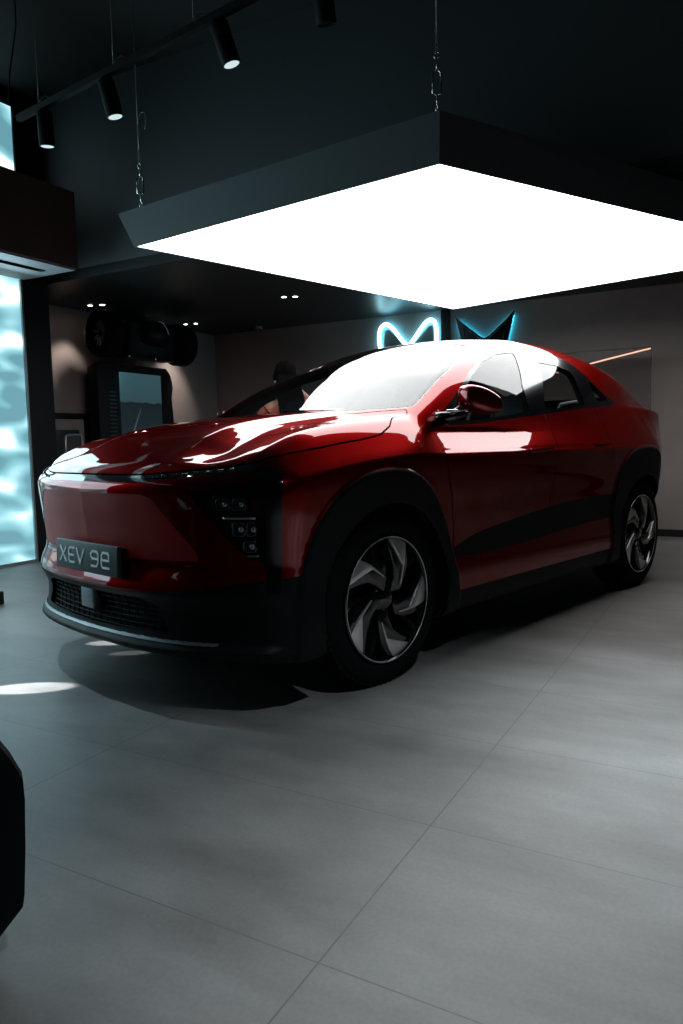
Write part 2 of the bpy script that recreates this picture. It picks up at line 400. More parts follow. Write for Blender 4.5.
setl((cv['arf']<0)|(cv['arr']<0),'clad')
setl(cv['spl']<0,'splitter')
setl(cv['intake']<0,'intake');
setl(cv['blade']<0,'blade');setl(cv['lamp']<0,'lamp')
setl((cx_>.2)&((cv['low']<0)&(cx_>.45)|(cz_<.515)&(cx_>.2)&(np.abs(cy_)>.6)),'lowbump')
setl(cv['grpan']<0,'grpan')
setl((cv['wedge']<0),'sillblack');setl(cv['strip']<0,'strip');setl((cz_<.335),'sillblack')
setl((cv['g1']<0)|(cv['g2']<0)|(cv['g3']<0),'gap')
def gx(pl,z): 
    zz=[p[1] for p in pl][::-1];xx=[p[0] for p in pl][::-1]; return np.interp(z,zz,xx)
belt=cz_<np.interp(cx_,[p[0] for p in DLO[::-1]][0:0]+[-2.66,-2.48,-2.08,-1.38,-.77,-.36],[1.29,1.262,1.238,1.182,1.13,1.118])
sidez=(np.abs(cy_)>.62)&belt
front=(cx_>.2)&((np.abs(cy_)-cx_)<.318)&(lab=='paint')&(cz_<1.0)
lab[front]='bumper'
p=(lab=='paint')
m1=p&sidez&(cx_>gx(G1,cz_)); lab[m1]='fender'
p=(lab=='paint'); m1=p&sidez&(cx_>gx(G2,cz_))&(cx_<=gx(G1,cz_)); lab[m1]='fdoor'
p=(lab=='paint'); m1=p&sidez&(cx_>gx(G3,cz_))&(cx_<=gx(G2,cz_)); lab[m1]='rdoor'
p=(lab=='paint'); lab[p&(cx_>-.2)]='fender'
# everything painted that is left: roof rails, pillars, tail
def part(label,side=0,extra=None):
    m=(lab==label)
    if side: m&=(cy_*side>0)
    if extra is not None: m&=extra
    return np.where(m)[0]
car=empty('car',(CARX,CARY,0),YAW,'glossy red coupe-roofed electric SUV parked under the big hanging light panel','car')
def emit(name,idx,m,parent=None,inset=0.0,label=None,nscale=1.0):
    if len(idx)==0: return None
    fs=[SF.F[i] for i in idx]; used=np.unique(np.concatenate([np.array(f) for f in fs])); mp={int(u):k for k,u in enumerate(used)}
    P=VV[used]; g=grad(P,.004); g/=np.linalg.norm(g,axis=1)[:,None]
    o=mesh_obj(name,P-g*inset,[tuple(mp[int(i)] for i in f) for f in fs],m,parent or car,normals=g)
    if label: o['label']=label
    return o
M_=M
hood=emit('hood',part('hood'),M['red'])
fascia=emit('front_bumper',part('bumper'),M['red'])
emit('grille_panel',part('grpan'),M['red_tex'],fascia,.002,'finely patterned closed grille panel')
emit('lower_bumper',part('lowbump'),M['satin_black'],label='black lower bumper and front skirt')
emit('splitter',part('splitter'),mat('dark_silver',(.16,.18,.19),.4,.6),inset=-.004,label='thin silver lip under the bumper')
emit('light_bar',part('drl'),M['lens'],inset=.004,label='thin dark glass light bar across the nose')
for sd in (1,-1):
    emit('front_fender',part('fender',sd),M['red'])
    emit('front_door',part('fdoor',sd),M['red'])
    emit('rear_door',part('rdoor',sd),M['red'])
    emit('headlamp_recess',part('lamp',sd),M['gloss_black'],inset=.006,label='black triangular headlamp recess')
    emit('corner_blade',part('blade',sd),M['gloss_black'],inset=-.004,label='upright gloss black blade at the front corner')
    emit('side_skirt',part('sillblack',sd),M['satin_black'],label='black lower door and sill cladding')
    emit('skirt_accent',part('strip',sd),M['red'])
    emit('window_trim',part('dlotrim',sd),M['gloss_black'],label='gloss black window surround')
    emit('door_glass',part('fglass',sd),M['sglass'],inset=.003)
    emit('door_glass',part('rglass',sd),M['sglass'],inset=.003)
    emit('quarter_glass',part('qglass',sd),M['sglass'],inset=.003)
    emit('wheel_arch_cladding',part('clad',sd,cx_>-1.4),M['satin_black'],inset=-.002)
    emit('wheel_arch_cladding',part('clad',sd,cx_<-1.4),M['satin_black'],inset=-.002)
emit('body_shell',part('paint'),M['red'],label='red roof rails, pillars and rear quarters')
emit('windscreen',part('windscreen'),M['wscreen'],inset=.002)
emit('windscreen_seal',part('ws_trim'),M['gloss_black'],inset=.003)
emit('roof_glass',part('roofglass'),M['gloss_black'],inset=.001)
emit('rear_window',part('rearglass'),M['dglass'],inset=.002)
emit('air_intake',part('intake'),M['matte_black'],inset=.03)
# dark inner lining seen through gaps and glass
inner=np.where(np.isin(lab,['paint','hood','bumper','grpan','lowbump','fender','fdoor','rdoor','lamp','blade','sillblack','strip','dlotrim','clad','gap','drl','intake','ws_trim']))[0]
emit('inner_lining',inner,M['matte_black'],inset=.036,label='dark inner lining behind the panels')
# ---- surface finders
def bis(fn,a,b,n=40):
    fa=fn(a)
    for _ in range(n):
        m=(a+b)/2; fm=fn(m)
        if (fm>0)==(fa>0): a=m
        else: b=m
    return (a+b)/2
def Fp(x,y,z): return float(F(np.array([x]),np.array([y]),np.array([z]))[0])
def front_x(y,z): return bis(lambda x:Fp(x,y,z),1.1,.2)
def side_y(x,z): return bis(lambda y:Fp(x,y,z),1.1,.3)
def top_z(x,y): return bis(lambda z:Fp(x,y,z),1.9,.9)
# grille slats in the intake
g=B()
for zz in np.arange(.325,.462,.022):
    pts=[(front_x(y,zz)-.018,y,zz) for y in np.linspace(-.47,.47,25)]
    g.tube(pts,.0032,5)
for yy in np.arange(-.45,.46,.05):
    g.tube([(front_x(yy,zz)-.018,yy,zz) for zz in (.322,.36,.41,.458)],.0030,5)
g.obj('intake_mesh',M['satin_black'],car,smooth=True)
# radar block below the plate
xr=front_x(.02,.42)
B().box(xr-.03,xr+.012,-.06,.045,.375,.478,bev=.006).obj('sensor_cover',M['grey_metal'],car,angle=40)
# number plate board and lettering
pc=Vector((.922,.055,.600)); 
pl=B().box(-.008,.012,-.256,.256,-.062,.062,bev=.004).obj('number_plate',M['plate'],car,angle=40); pl.location=pc; pl.rotation_euler=(0,math.radians(-3),0)
pl['label']='dark grey plate board with pale lettering'
B().box(-.08,.0,-.22,.22,-.05,.05,bev=.004).obj('plate_bracket',M['satin_black'],pl,angle=40)
bpy.context.view_layer.update()
R=.0044
LETTERS=[]
# strokes in plate plane: u to the viewer's right (= +y), v up
def stroke(pts): 
    for (u0,v0),(u1,v1) in zip(pts[:-1],pts[1:]):
        du,dv=u1-u0,v1-v0; L_=math.hypot(du,dv); nu,nv=-dv/L_*R,du/L_*R
        LT.add([(xx,u0+s*nu,v0+s*nv) for xx in (.0115,.0145) for s in (-1,1)]+[(xx,u1+s*nu,v1+s*nv) for xx in (.0115,.0145) for s in (-1,1)],[(0,1,3,2),(4,6,7,5),(0,4,5,1),(2,3,7,6),(0,2,6,4),(1,5,7,3)])
    for u0,v0 in pts: LT.lathe([(R,.0115),(R,.0143),(0,.0143)],12,Matrix(((0,0,1,0),(1,0,0,u0),(0,1,0,v0),(0,0,0,1))))
def arc(cx,cy,r,a0,a1,n=8): return [(cx+r*math.cos(math.radians(a0+(a1-a0)*i/n)),cy+r*math.sin(math.radians(a0+(a1-a0)*i/n))) for i in range(n+1)]
h_=.030
LT=B(); LETTERS.append(LT); u=-.215
stroke([(u,h_),(u+.052,-h_)]); stroke([(u,-h_),(u+.052,h_)])
LT=B(); LETTERS.append(LT); u=-.138
stroke([(u+.045,h_),(u+.008,h_),(u,h_-.008),(u,-h_+.008),(u+.008,-h_),(u+.045,-h_)]); stroke([(u,0),(u+.040,0)])
LT=B(); LETTERS.append(LT); u=-.070
stroke([(u,h_),(u+.030,-h_),(u+.060,h_)])
LT=B(); LETTERS.append(LT); u=.050
stroke([(u+.058,0.0),(u+.012,0),(u,.010),(u,h_-.010),(u+.012,h_),(u+.046,h_),(u+.058,h_-.010),(u+.058,-h_+.012),(u+.046,-h_),(u+.004,-h_)])
LT=B(); LETTERS.append(LT); u=.135
stroke([(u+.004,.000),(u+.058,.000),(u+.058,h_-.010),(u+.048,h_),(u+.010,h_),(u,h_-.010),(u,-h_+.010),(u+.010,-h_),(u+.060,-h_)])
for LT in LETTERS: LT.obj('plate_letter',M['plate_text'],pl)
# headlamps
for sd in (1,-1):
    def FP(s,z,off=0.0):
        # point on the corner where |y|-x = s at height z
        t=bis(lambda t:Fp(t,t+s,z),1.1,.2); 
        P=np.array([[t,t+s,z]]); gg=grad(P,.004)[0]; gg/=np.linalg.norm(gg); P=P[0]+gg*off
        return (P[0],P[1]*sd,P[2])
    def loop(s0,s1,z0,z1,r,n=5):
        pts=[]
        for (cs,cz,a) in ((s1-r,z1-r,0),(s0+r,z1-r,90),(s0+r,z0+r,180),(s1-r,z0+r,270)):
            for i in range(n+1):
                an=math.radians(a+90*i/n); pts.append((cs+r*math.cos(an),cz+r*math.sin(an)))
        return pts
    hl=B(); up=loop(-.055,.135,.800,.868,.03)
    hl.tube([FP(s,z,.004) for s,z in up],.0035,6,closed=True)
    k=hl.obj('headlamp',M['satin_black'],car,smooth=True); k['label']='headlamp with stacked projector lenses'
    for (s0,s1,z0,z1) in ((-.04,.035,.812,.856),(.05,.12,.812,.856),(.045,.11,.715,.765),(.12,.165,.715,.765),(.10,.165,.655,.695)):
        b_=B(); pts=[FP(s,z,.002) for s,z in loop(s0,s1,z0,z1,.012,3)]
        b_.add(pts,[tuple(range(len(pts)))]); b_.tube(pts,.003,6,closed=True)
        b_.obj('lamp_lens',M['lens'],k,smooth=True)
        c_=Vector(FP((s0+s1)/2+.012,(z0+z1)/2,.006))
        lb=B().lathe([(0,.006),(.008,.004),(.011,0),(.012,-.006)],16,Matrix.Translation(c_)@Euler((0,math.radians(90),0 if sd>0 else 0)).to_matrix().to_4x4())
        lb.obj('lamp_projector',M['led'],k,smooth=True)
    B().tube([FP(s,.782,.006) for s in np.linspace(.0,.17,10)],.0042,8).obj('lamp_trim',M['silver'],k,smooth=True)
    B().tube([FP(s,.640,.006) for s in np.linspace(.12,.18,6)],.003,8).obj('lamp_trim',M['grey_metal'],k,smooth=True)
# LED elements inside the light bar end
for sd in (1,-1):
    for i,yy in enumerate(np.linspace(.42,.74,9)):
        zz=float(drlc(np.array([yy]))[0]); x=front_x(yy,zz)
        B().box(-.004,.003,-.011,.011,-.004,.004,Matrix.Translation((x,yy*sd,zz))@Matrix.Rotation(math.radians(sd*(40+i*2)),4,'Z'),bev=.001).obj('light_bar_led',M['led'],car)
# door handles
for sd in (1,-1):
    for x0,x1,zz in ((-1.14,-1.39,.985),(-1.93,-2.15,1.005)):
        pts=[(x,(side_y(x,zz)+.004)*sd,zz+(x0-x)*.03) for x in np.linspace(x0,x1,8)]
        h=B()
        for (pa_,pb_) in zip(pts[:-1],pts[1:]): pass
        vs=[];fs=[]
        for p_ in pts:
            vs+=[(p_[0],p_[1],p_[2]-.011),(p_[0],p_[1]+.003*sd,p_[2]),(p_[0],p_[1],p_[2]+.011),(p_[0],p_[1]-.02*sd,p_[2]+.011),(p_[0],p_[1]-.02*sd,p_[2]-.011)]
        for i in range(len(pts)-1):
            for j in range(5): fs.append((i*5+j,i*5+(j+1)%5,(i+1)*5+(j+1)%5,(i+1)*5+j))
        fs+=[(0,1,2,3,4),tuple(len(vs)-1-q for q in range(5))]
        h.add(vs,fs); h.obj('door_handle',M['red'],car,angle=30)
# mirrors
for sd in (1,-1):
    mm=Matrix.Translation((-.60,.985,1.228))@Matrix.Rotation(math.radians(62),4,'Z') if sd>0 else Matrix.Translation((-.70,-.935,1.21))@Matrix.Rotation(math.radians(-72),4,'Z')
    bm=bmesh.new(); bmesh.ops.create_cube(bm,size=1)
    bmesh.ops.subdivide_edges(bm,edges=list(bm.edges),cuts=3,use_grid_fill=True)
    for v in bm.verts:
        c=v.co*2
        # superellipsoid shape: blunt rear face, tapered outer end
        x,y,z=c; L=(abs(x)**4.5+abs(y)**4.5+abs(z)**4.5)**(1/4.5); m_=max(abs(x),abs(y),abs(z)); k=m_/L
        x,y,z=x*k,y*k,z*k
        tp=1-.22*max(0,y); 
        xx=(x*.062*tp if x<0 else x*.085*tp); zz=z*.066*(1-.42*max(0,y))-.016*y
        v.co=Vector((xx, y*.106, zz*.95+.010*(-y)+.004))
    if sd<0:
        for v in bm.verts: v.co.y*=-1
        bmesh.ops.reverse_faces(bm,faces=bm.faces)
    b_=B().bm(bm,mm); o=b_.obj('door_mirror',M['red'],car,smooth=True)
    sub=o.modifiers.new('s','SUBSURF'); sub.levels=2; sub.render_levels=2
    B().box(-.008,.008,-.085,.088,-.045,.045,mm@Matrix.Translation((-.060,0,0)),bev=.007).obj('mirror_glass',M['mirrorglass'],o,angle=30)
    B().tube([(-.42,.865*sd,1.150),(-.45,.92*sd,1.160),(-.50,.950*sd,1.185)],[.036,.024,.030],12).obj('mirror_arm',M['gloss_black'],o,smooth=True)
    B().tube([(-.40,.935*sd,1.185),(-.45,.962*sd,1.185),(-.49,.985*sd,1.19)],.006,8).obj('indicator',M['chrome'],o,smooth=True)
# wheel wells
for cxw in (0,XR):
    for sd in (1,-1):
        w=B(); n=40; vs=[];fs=[]
        ang=[math.radians(-25+230*i/n) for i in range(n+1)]
        for a in ang:
            for yy in (.50,.70,.905):
                rr=R_ARCH+.022 if yy<.9 else R_ARCH+.018
                if yy>.9: yy=max(.70,min(.905,side_y(cxw+rr*math.cos(a),max(.24,.376+rr*math.sin(a)))-.03))
                vs.append((cxw+rr*math.cos(a),yy*sd,.376+rr*math.sin(a)))
        for i in range(n):
            for j in range(2): fs.append((i*3+j,i*3+j+1,i*3+3+j+1,i*3+3+j))
        w.add(vs,fs); c=len(w.v); w.v.append((cxw,.50*sd,.376)); 
        for i in range(n): w.f.append((i*3,i*3+3,c))
        w.obj('wheel_arch_liner',M['matte_black'],car)
        # arch lip
        B().tube([(cxw+(R_ARCH+.003)*math.cos(a),(side_y(cxw+R_ARCH*math.cos(a),max(.24,.376+R_ARCH*math.sin(a)))-.010)*sd,.376+(R_ARCH+.003)*math.sin(a)) for a in [math.radians(-14+208*i/n) for i in range(n+1)]],.013,8).obj('wheel_arch_lip',M['satin_black'],car,smooth=True)
# wheels
def make_wheel(cxw,sd):
    T=Matrix.Translation((cxw,0,.376))@Matrix.Rotation(math.radians(-90*1),4,'X')   # local z -> +y
    if sd<0: T=Matrix.Translation((cxw,0,.376))@Matrix.Rotation(math.radians(90),4,'X')
    yo=.905; yi=.66
    prof=[(.274,yi+.02),(.30,yi),(.345,yi+.004),(.368,yi+.03),(.3755,yi+.06),(.376,(yi+yo)/2),(.3755,yo-.055),(.369,yo-.028),(.350,yo-.008),(.318,yo+.002),(.290,yo-.002),(.276,yo-.012),(.272,yo-.03)]
    ty=B().lathe(prof,96,T,close=True)
    wheel=ty.obj('wheel',M['rubber'],car,angle=35)
    # tread grooves as shoulder blocks
    tb=B()
    for i in range(72):
        a=2*PI*i/72
        Rm=T@Matrix.Rotation(a,4,'Z')
        tb.box(.357,.3755,-.010,.010,yo-.048,yo-.022,Rm)
    tb.obj('tyre_tread',M['rubber'],wheel)
    rb=B().lathe([(.278,yo-.010),(.276,yo+.002),(.268,yo+.004),(.262,yo-.004),(.258,yo-.03),(.25,yo-.12),(.25,yi+.03)],96,T)
    rb.f=[f for f in rb.f if len(f)==4]
    rim=rb.obj('rim',M['gloss_black'],wheel,angle=40)
    B().lathe([(.2725,yo+.0045),(.2700,yo+.0065),(.2665,yo+.0045)],96,T,close=True).obj('rim_edge',M['silver'],wheel,smooth=True)
    # brake disc and back plate
    B().lathe([(0,yo-.13),(.165,yo-.13),(.165,yo-.115),(0,yo-.115)],48,T).obj('brake_disc',M['grey_metal'],wheel,angle=40)
    B().lathe([(0,yo-.17),(.25,yo-.17),(.25,yo-.16),(0,yo-.16)],48,T).obj('back_plate',M['matte_black'],wheel)
    r0=.266
    # outline in the wheel plane, image right = car rearward (-x) seen from the left side; u=-x for left side
    Pm=[(.06,.975),(.17,.972),(.28,.948),(.39,.905),(.48,.855),(.475,.70),(.455,.55),(.40,.36),(.345,.19),(.325,.20),(.37,.37),(.40,.50),(.31,.63),(.21,.77)]
    Pb=[(-.02,.985),(.17,.975),(.36,.92),(.53,.83),(.56,.66),(.54,.48),(.46,.28),(.34,.10),(.10,.10),(.16,.32),(.18,.52),(.10,.74)]
    Ps=[(-.30,.94),(-.22,.965),(-.20,.80),(-.12,.55),(.02,.28),(-.06,.26),(-.20,.52),(-.28,.78)]
    flip=-1 if sd>0 else 1
    def poly(P,ang):
        c,s=math.cos(ang),math.sin(ang); out=[]
        for u_,v_ in P:
            x=u_*c-v_*s; z=u_*s+v_*c; out.append((x*r0,z*r0))
        return out
    for i in range(5):
        ang=math.radians(72*i+0)
        def build(P,y0,y1,bev):
            b_=B(); q=poly(P,ang)
            # to car space: x = -u , z = v, extruded along y
            mm=Matrix(((-1,0,0,cxw),(0,0,sd,0),(0,1,0,.376),(0,0,0,1)))
            b_.prism(q,y0,y1,mm,bev); return b_
        sp=build(Pb,yo-.055,yo-.010,.004).obj('spoke',M['gloss_black'],wheel,angle=35)
        build(Pm,yo-.014,yo-.0035,.0015).obj('spoke_face',M['silver'],wheel,angle=35)['label']='machined silver blade on the spoke'
        build(Ps,yo-.065,yo-.030,.003).obj('spoke',M['satin_black'],wheel,angle=35)
    B().lathe([(0,yo-.006),(.030,yo-.006),(.036,yo-.010),(.06,yo-.022),(.075,yo-.045),(.075,yo-.10),(0,yo-.10)],40,T).obj('hub',M['gloss_black'],wheel,angle=40)
    return wheel
for cxw in (0,XR):
    for sd in (1,-1): make_wheel(cxw,sd)
# cabin
dash=B()
dash.prism([(-.40,.86),(-.40,1.10),(-.62,1.135),(-.84,1.10),(-.90,1.02),(-.86,.80)],-.74,.74,Matrix(((1,0,0,0),(0,0,1,0),(0,1,0,0),(0,0,0,1))),.02)
dash.obj('dashboard',M['dash'],car,angle=40)
B().box(-.885,-.87,-.62,.62,1.03,1.13,bev=.004).obj('dashboard_screen',M['lens'],car,angle=40)
st=B(); Ts=Matrix.Translation((-.98,.37,1.03))@Matrix.Rotation(math.radians(-68),4,'Y')
st.tube([Ts@Vector((.18*math.cos(a)*.92,.18*math.sin(a),0)) for a in np.linspace(0,2*PI,40,endpoint=False)],.016,8,closed=True)
st.tube([Ts@Vector((0,-.17,0)),Ts@Vector((0,.17,0))],.018,8); st.tube([Ts@Vector((0,0,0)),Ts@Vector((0,0,-.12))],.03,8)
st.obj('steering_wheel',M['satin_black'],car,smooth=True)
def seat(x,y,rear=False):
    b_=B(); wd=.25
    T_=Matrix.Translation((x,y,.52))
    b_.box(-.26,.26,-wd,wd,-.14,.06,T_,bev=.05)
    Tb=T_@Matrix.Translation((-.27,0,.02))@Matrix.Rotation(math.radians(-18),4,'Y')
    b_.box(-.07,.07,-wd,wd,0,.62,Tb,bev=.05)
    s=b_.obj('seat',M['seat'],car,angle=50)
    hr=B(); 
    hr.tube([Tb@Vector((0,u_,v_)) for u_,v_ in [(-.13,.66),(-.14,.74),(-.12,.80),(0,.815),(.12,.80),(.14,.74),(.13,.66),(0,.65)]],.020 if rear else .035,10,closed=True)
    if not rear: hr.box(-.045,.045,-.12,.12,.655,.81,Tb,bev=.03)
    hr.tube([Tb@Vector((0,.06,.58)),Tb@Vector((0,.06,.66))],.008,8); hr.tube([Tb@Vector((0,-.06,.58)),Tb@Vector((0,-.06,.66))],.008,8)
    hr.obj('headrest',M['seat'],s,angle=50)
for y in (.38,-.38): seat(-1.45,y)
for y in (.40,-.40): seat(-2.30,y,True)
B().box(-2.9,-.5,-.80,.80,.30,.36,bev=.01).obj('cabin_floor',M['matte_black'],car)
# ------------------------------------------------------------------ room
M['floor']=mat('stone_floor_tiles',(.17,.165,.16),.5)
n,l,b=nodes(M['floor'])
tc=n.new('ShaderNodeTexCoord'); 
n1=n.new('ShaderNodeTexNoise'); n1.inputs['Scale'].default_value=1.3; n1.inputs['Detail'].default_value=9; n1.inputs['Roughness'].default_value=.62
n2=n.new('ShaderNodeTexNoise'); n2.inputs['Scale'].default_value=90; n2.inputs['Detail'].default_value=5
mp=n.new('ShaderNodeMapping'); mp.inputs['Scale'].default_value=(2.6,1.0,1)
l.new(tc.outputs['Object'],mp.inputs[0]); l.new(mp.outputs[0],n1.inputs['Vector']); l.new(tc.outputs['Object'],n2.inputs['Vector'])
r1=n.new('ShaderNodeValToRGB'); r1.color_ramp.elements[0].position=.3; r1.color_ramp.elements[1].position=.72
r1.color_ramp.elements[0].color=(.098,.090,.086,1); r1.color_ramp.elements[1].color=(.215,.203,.196,1); l.new(n1.outputs['Fac'],r1.inputs[0])
mx=n.new('ShaderNodeMixRGB'); mx.blend_type='MULTIPLY'; mx.inputs[0].default_value=.5
r2=n.new('ShaderNodeValToRGB'); r2.color_ramp.elements[0].position=.3; r2.color_ramp.elements[1].position=.7; r2.color_ramp.elements[0].color=(.72,.72,.72,1); r2.color_ramp.elements[1].color=(1,1,1,1)
l.new(n2.outputs['Fac'],r2.inputs[0]); l.new(r1.outputs[0],mx.inputs[1]); l.new(r2.outputs[0],mx.inputs[2])
# joints: object x = depth a, object y = -b ; tile 0.6025 x 1.194, joints at a=1.192, b=-0.735
sep=n.new('ShaderNodeSeparateXYZ'); l.new(tc.outputs['Object'],sep.inputs[0])
def joint(sock,off,size,w):
    a=n.new('ShaderNodeMath'); a.operation='SUBTRACT'; l.new(sock,a.inputs[0]); a.inputs[1].default_value=off
    c=n.new('ShaderNodeMath'); c.operation='DIVIDE'; l.new(a.outputs[0],c.inputs[0]); c.inputs[1].default_value=size
    e=n.new('ShaderNodeMath'); e.operation='FRACT'; l.new(c.outputs[0],e.inputs[0])
    s=n.new('ShaderNodeMath'); s.operation='SUBTRACT'; l.new(e.outputs[0],s.inputs[0]); s.inputs[1].default_value=.5
    ab=n.new('ShaderNodeMath'); ab.operation='ABSOLUTE'; l.new(s.outputs[0],ab.inputs[0])
    g=n.new('ShaderNodeMath'); g.operation='GREATER_THAN'; l.new(ab.outputs[0],g.inputs[0]); g.inputs[1].default_value=.5-w/size/2
    return g
ja=joint(sep.outputs['X'],1.192,.6025,.0035); jb=joint(sep.outputs['Y'],.735,1.194,.0045)
mxx=n.new('ShaderNodeMath'); mxx.operation='MAXIMUM'; l.new(ja.outputs[0],mxx.inputs[0]); l.new(jb.outputs[0],mxx.inputs[1])
mj=n.new('ShaderNodeMixRGB'); l.new(mxx.outputs[0],mj.inputs[0]); l.new(mx.outputs[0],mj.inputs[1]); mj.inputs[2].default_value=(.085,.080,.078,1)
l.new(mj.outputs[0],b.inputs['Base Color'])
mr=n.new('ShaderNodeMapRange'); mr.inputs['To Min'].default_value=.40; mr.inputs['To Max'].default_value=.58; l.new(n1.outputs['Fac'],mr.inputs['Value']); l.new(mr.outputs[0],b.inputs['Roughness'])
bp=n.new('ShaderNodeBump'); bp.inputs['Strength'].default_value=.12; bp.inputs['Distance'].default_value=.002; l.new(n2.outputs['Fac'],bp.inputs['Height']); l.new(bp.outputs[0],b.inputs['Normal'])
M['wall']=mottle(mat('taupe_plaster_wall',(.2,.18,.17),.75),(.165,.136,.124),(.205,.168,.154),2.2,5,.3,.7,bump=.1)
M['dark_wall']=mottle(mat('charcoal_wall',(.02,.022,.022),.7),(.018,.020,.020),(.024,.026,.026),2,4)
M['dark_gloss']=mat('dark_ceiling_board',(.012,.013,.014),.35)
M['brown_panel']=mottle(mat('brown_bulkhead',(.07,.05,.05),.7,spec=.2),(.075,.055,.052),(.090,.067,.063),3,4)
M['pale']=mat('pale_grey_board',(.22,.24,.25),.6)
M['black_metal']=mat('black_powder_coat',(.003,.0035,.004),.55,spec=.2)
M['frame_grey']=mat('charcoal_light_frame',(.085,.098,.100),.45,.2)
M['panel']=mat('light_panel_diffuser',(.8,.8,.8),.5,emit=(.97,1,1),strength=5.5)
def RR(name,boxes,m,kind='structure',parent=None,bev=0.0,loc=(0,0,0)):
    """boxes in room space (a0,a1,b0,b1,z0,z1)"""
    q=B()
    for a0,a1,b0,b1,z0,z1 in boxes: q.box(a0,a1,-b1,-b0,z0,z1,bev=bev)
    o=q.obj(name,m,parent,rz=TA if parent is None else None)
    if parent is None and kind: o['kind']=kind
    return o
HC=4.25
RR('floor',[(-4.5,8.6,-9,4.5,-.12,0)],M['floor'])
RR('wall_back',[(8.43,8.6,-6.65,4.5,0,HC)],M['wall'])
RR('wall_left',[(4.90,8.60,-6.85,-6.65,0,HC)],M['wall'])
RR('wall_right',[(-4.5,8.6,4.3,4.5,0,HC)],M['dark_wall'])
RR('wall_rear',[(-4.6,-4.5,-6,4.5,0,HC)],M['dark_wall'])
RR('wall_window',[(4.62,4.90,-6.85,-5.82,0,HC),(-4.5,4.62,-6.0,-5.84,4.12,HC),(-4.5,4.62,-6.0,-5.84,2.62,3.50),(-4.5,.6,-6.0,-5.84,0,2.62)],M['black_metal'])
RR('ceiling',[(-4.5,8.6,-6.85,4.5,HC,HC+.1)],M['dark_wall'])
RR('ceiling_lowered',[(4.93,8.43,-6.65,4.3,2.61,2.70)],M['dark_gloss'])
RR('trim_1',[(4.93,5.03,-6.65,4.3,2.70,HC)],mat('bulkhead_front',(.042,.045,.047),.6))
RR('trim_2',[(-4.5,4.66,-5.83,-5.14,2.607,3.25)],M['brown_panel'])
RR('trim_3',[(-4.5,4.64,-5.82,-5.16,2.592,2.607)],M['pale'])
RR('trim_4',[(-4.5,4.45,-5.42,-5.36,2.585,2.592),(4.0,4.5,-5.42,-5.36,2.585,2.592)],M['matte_black'])
RR('baseboard_back',[(8.405,8.43,-6.65,4.3,0,.075)],M['matte_black'])
RR('baseboard_left',[(4.90,8.43,-6.65,-6.63,0,.075)],M['matte_black'])
RR('trim_5',[(8.41,8.43,-3.245,-3.135,.075,2.61)],M['matte_black'])
# windows: frosted panes, dappled sun and leaf shade painted into the emission
M['pane']=bpy.data.materials.new('painted_dapple_pane'); M['pane'].use_nodes=True
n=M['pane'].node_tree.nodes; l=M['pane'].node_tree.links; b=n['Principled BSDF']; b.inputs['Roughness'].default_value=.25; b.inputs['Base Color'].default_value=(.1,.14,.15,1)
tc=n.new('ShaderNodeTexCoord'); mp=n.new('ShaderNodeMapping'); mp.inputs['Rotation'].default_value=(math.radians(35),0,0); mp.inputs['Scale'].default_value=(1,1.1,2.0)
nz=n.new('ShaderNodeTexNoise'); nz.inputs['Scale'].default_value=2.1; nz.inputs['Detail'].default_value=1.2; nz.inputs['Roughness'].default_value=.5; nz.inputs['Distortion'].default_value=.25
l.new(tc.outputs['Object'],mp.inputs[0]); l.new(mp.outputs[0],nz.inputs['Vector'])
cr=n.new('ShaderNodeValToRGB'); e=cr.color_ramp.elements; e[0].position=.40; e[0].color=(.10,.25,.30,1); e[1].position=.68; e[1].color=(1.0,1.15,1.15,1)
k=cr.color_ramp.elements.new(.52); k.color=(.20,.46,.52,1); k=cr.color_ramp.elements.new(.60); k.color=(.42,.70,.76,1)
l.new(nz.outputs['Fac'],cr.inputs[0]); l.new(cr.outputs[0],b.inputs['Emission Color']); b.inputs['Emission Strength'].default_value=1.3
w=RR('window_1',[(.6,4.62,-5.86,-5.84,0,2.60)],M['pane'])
RR('window_frame',[(4.60,4.62,-5.84,-5.82,0,2.59),(.6,4.62,-5.84,-5.825,0,.03),(2.9,2.93,-5.84,-5.825,.03,2.58),(1.4,1.43,-5.84,-5.825,.03,2.58)],M['grey_metal'],parent=w)
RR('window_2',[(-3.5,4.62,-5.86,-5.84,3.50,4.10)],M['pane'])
# ---------------------------------------------------------------- hanging light panel
zt,zb=2.53,2.30
bot=[(3.26,-1.26),(3.54,-3.40),(6.81,-2.50),(6.095,.297)]
top=[(3.26,-1.255),(3.564,-3.549),(6.90,-2.63),(6.13,.30)]
cen=(sum(p[0] for p in bot)/4,sum(p[1] for p in bot)/4)
lp=empty('hanging_light_panel',RW(cen[0],cen[1],zb),TA,'huge bright white light panel in a dark frame hung above the red car','ceiling light')
def loc2(p,z): return (p[0]-cen[0],-(p[1]-cen[1]),z-zb)
def inset(P,d):
    out=[]
    for i,p in enumerate(P):
        v=Vector((cen[0]-p[0],cen[1]-p[1])).normalized(); out.append((p[0]+v.x*d,p[1]+v.y*d))
    return out
ob,ot=bot,top; ib=inset(bot,.012); it=inset(top,.05)
vs=[loc2(p,zb) for p in ob]+[loc2(p,zt) for p in ot]+[loc2(p,zt) for p in it]+[loc2(p,zb+.012) for p in ib]+[loc2(p,zb) for p in ib]
fs=[]
for i in range(4):
    j=(i+1)%4
    fs+=[(i,j,4+j,4+i),(4+i,4+j,8+j,8+i),(8+i,8+j,12+j,12+i),(12+i,12+j,16+j,16+i),(16+i,16+j,j,i)]
B().add(vs,fs).obj('panel_frame',M['frame_grey'],lp)
B().add([loc2(p,zb+.004) for p in ib],[(0,1,2,3)]).obj('diffuser',M['panel'],lp)
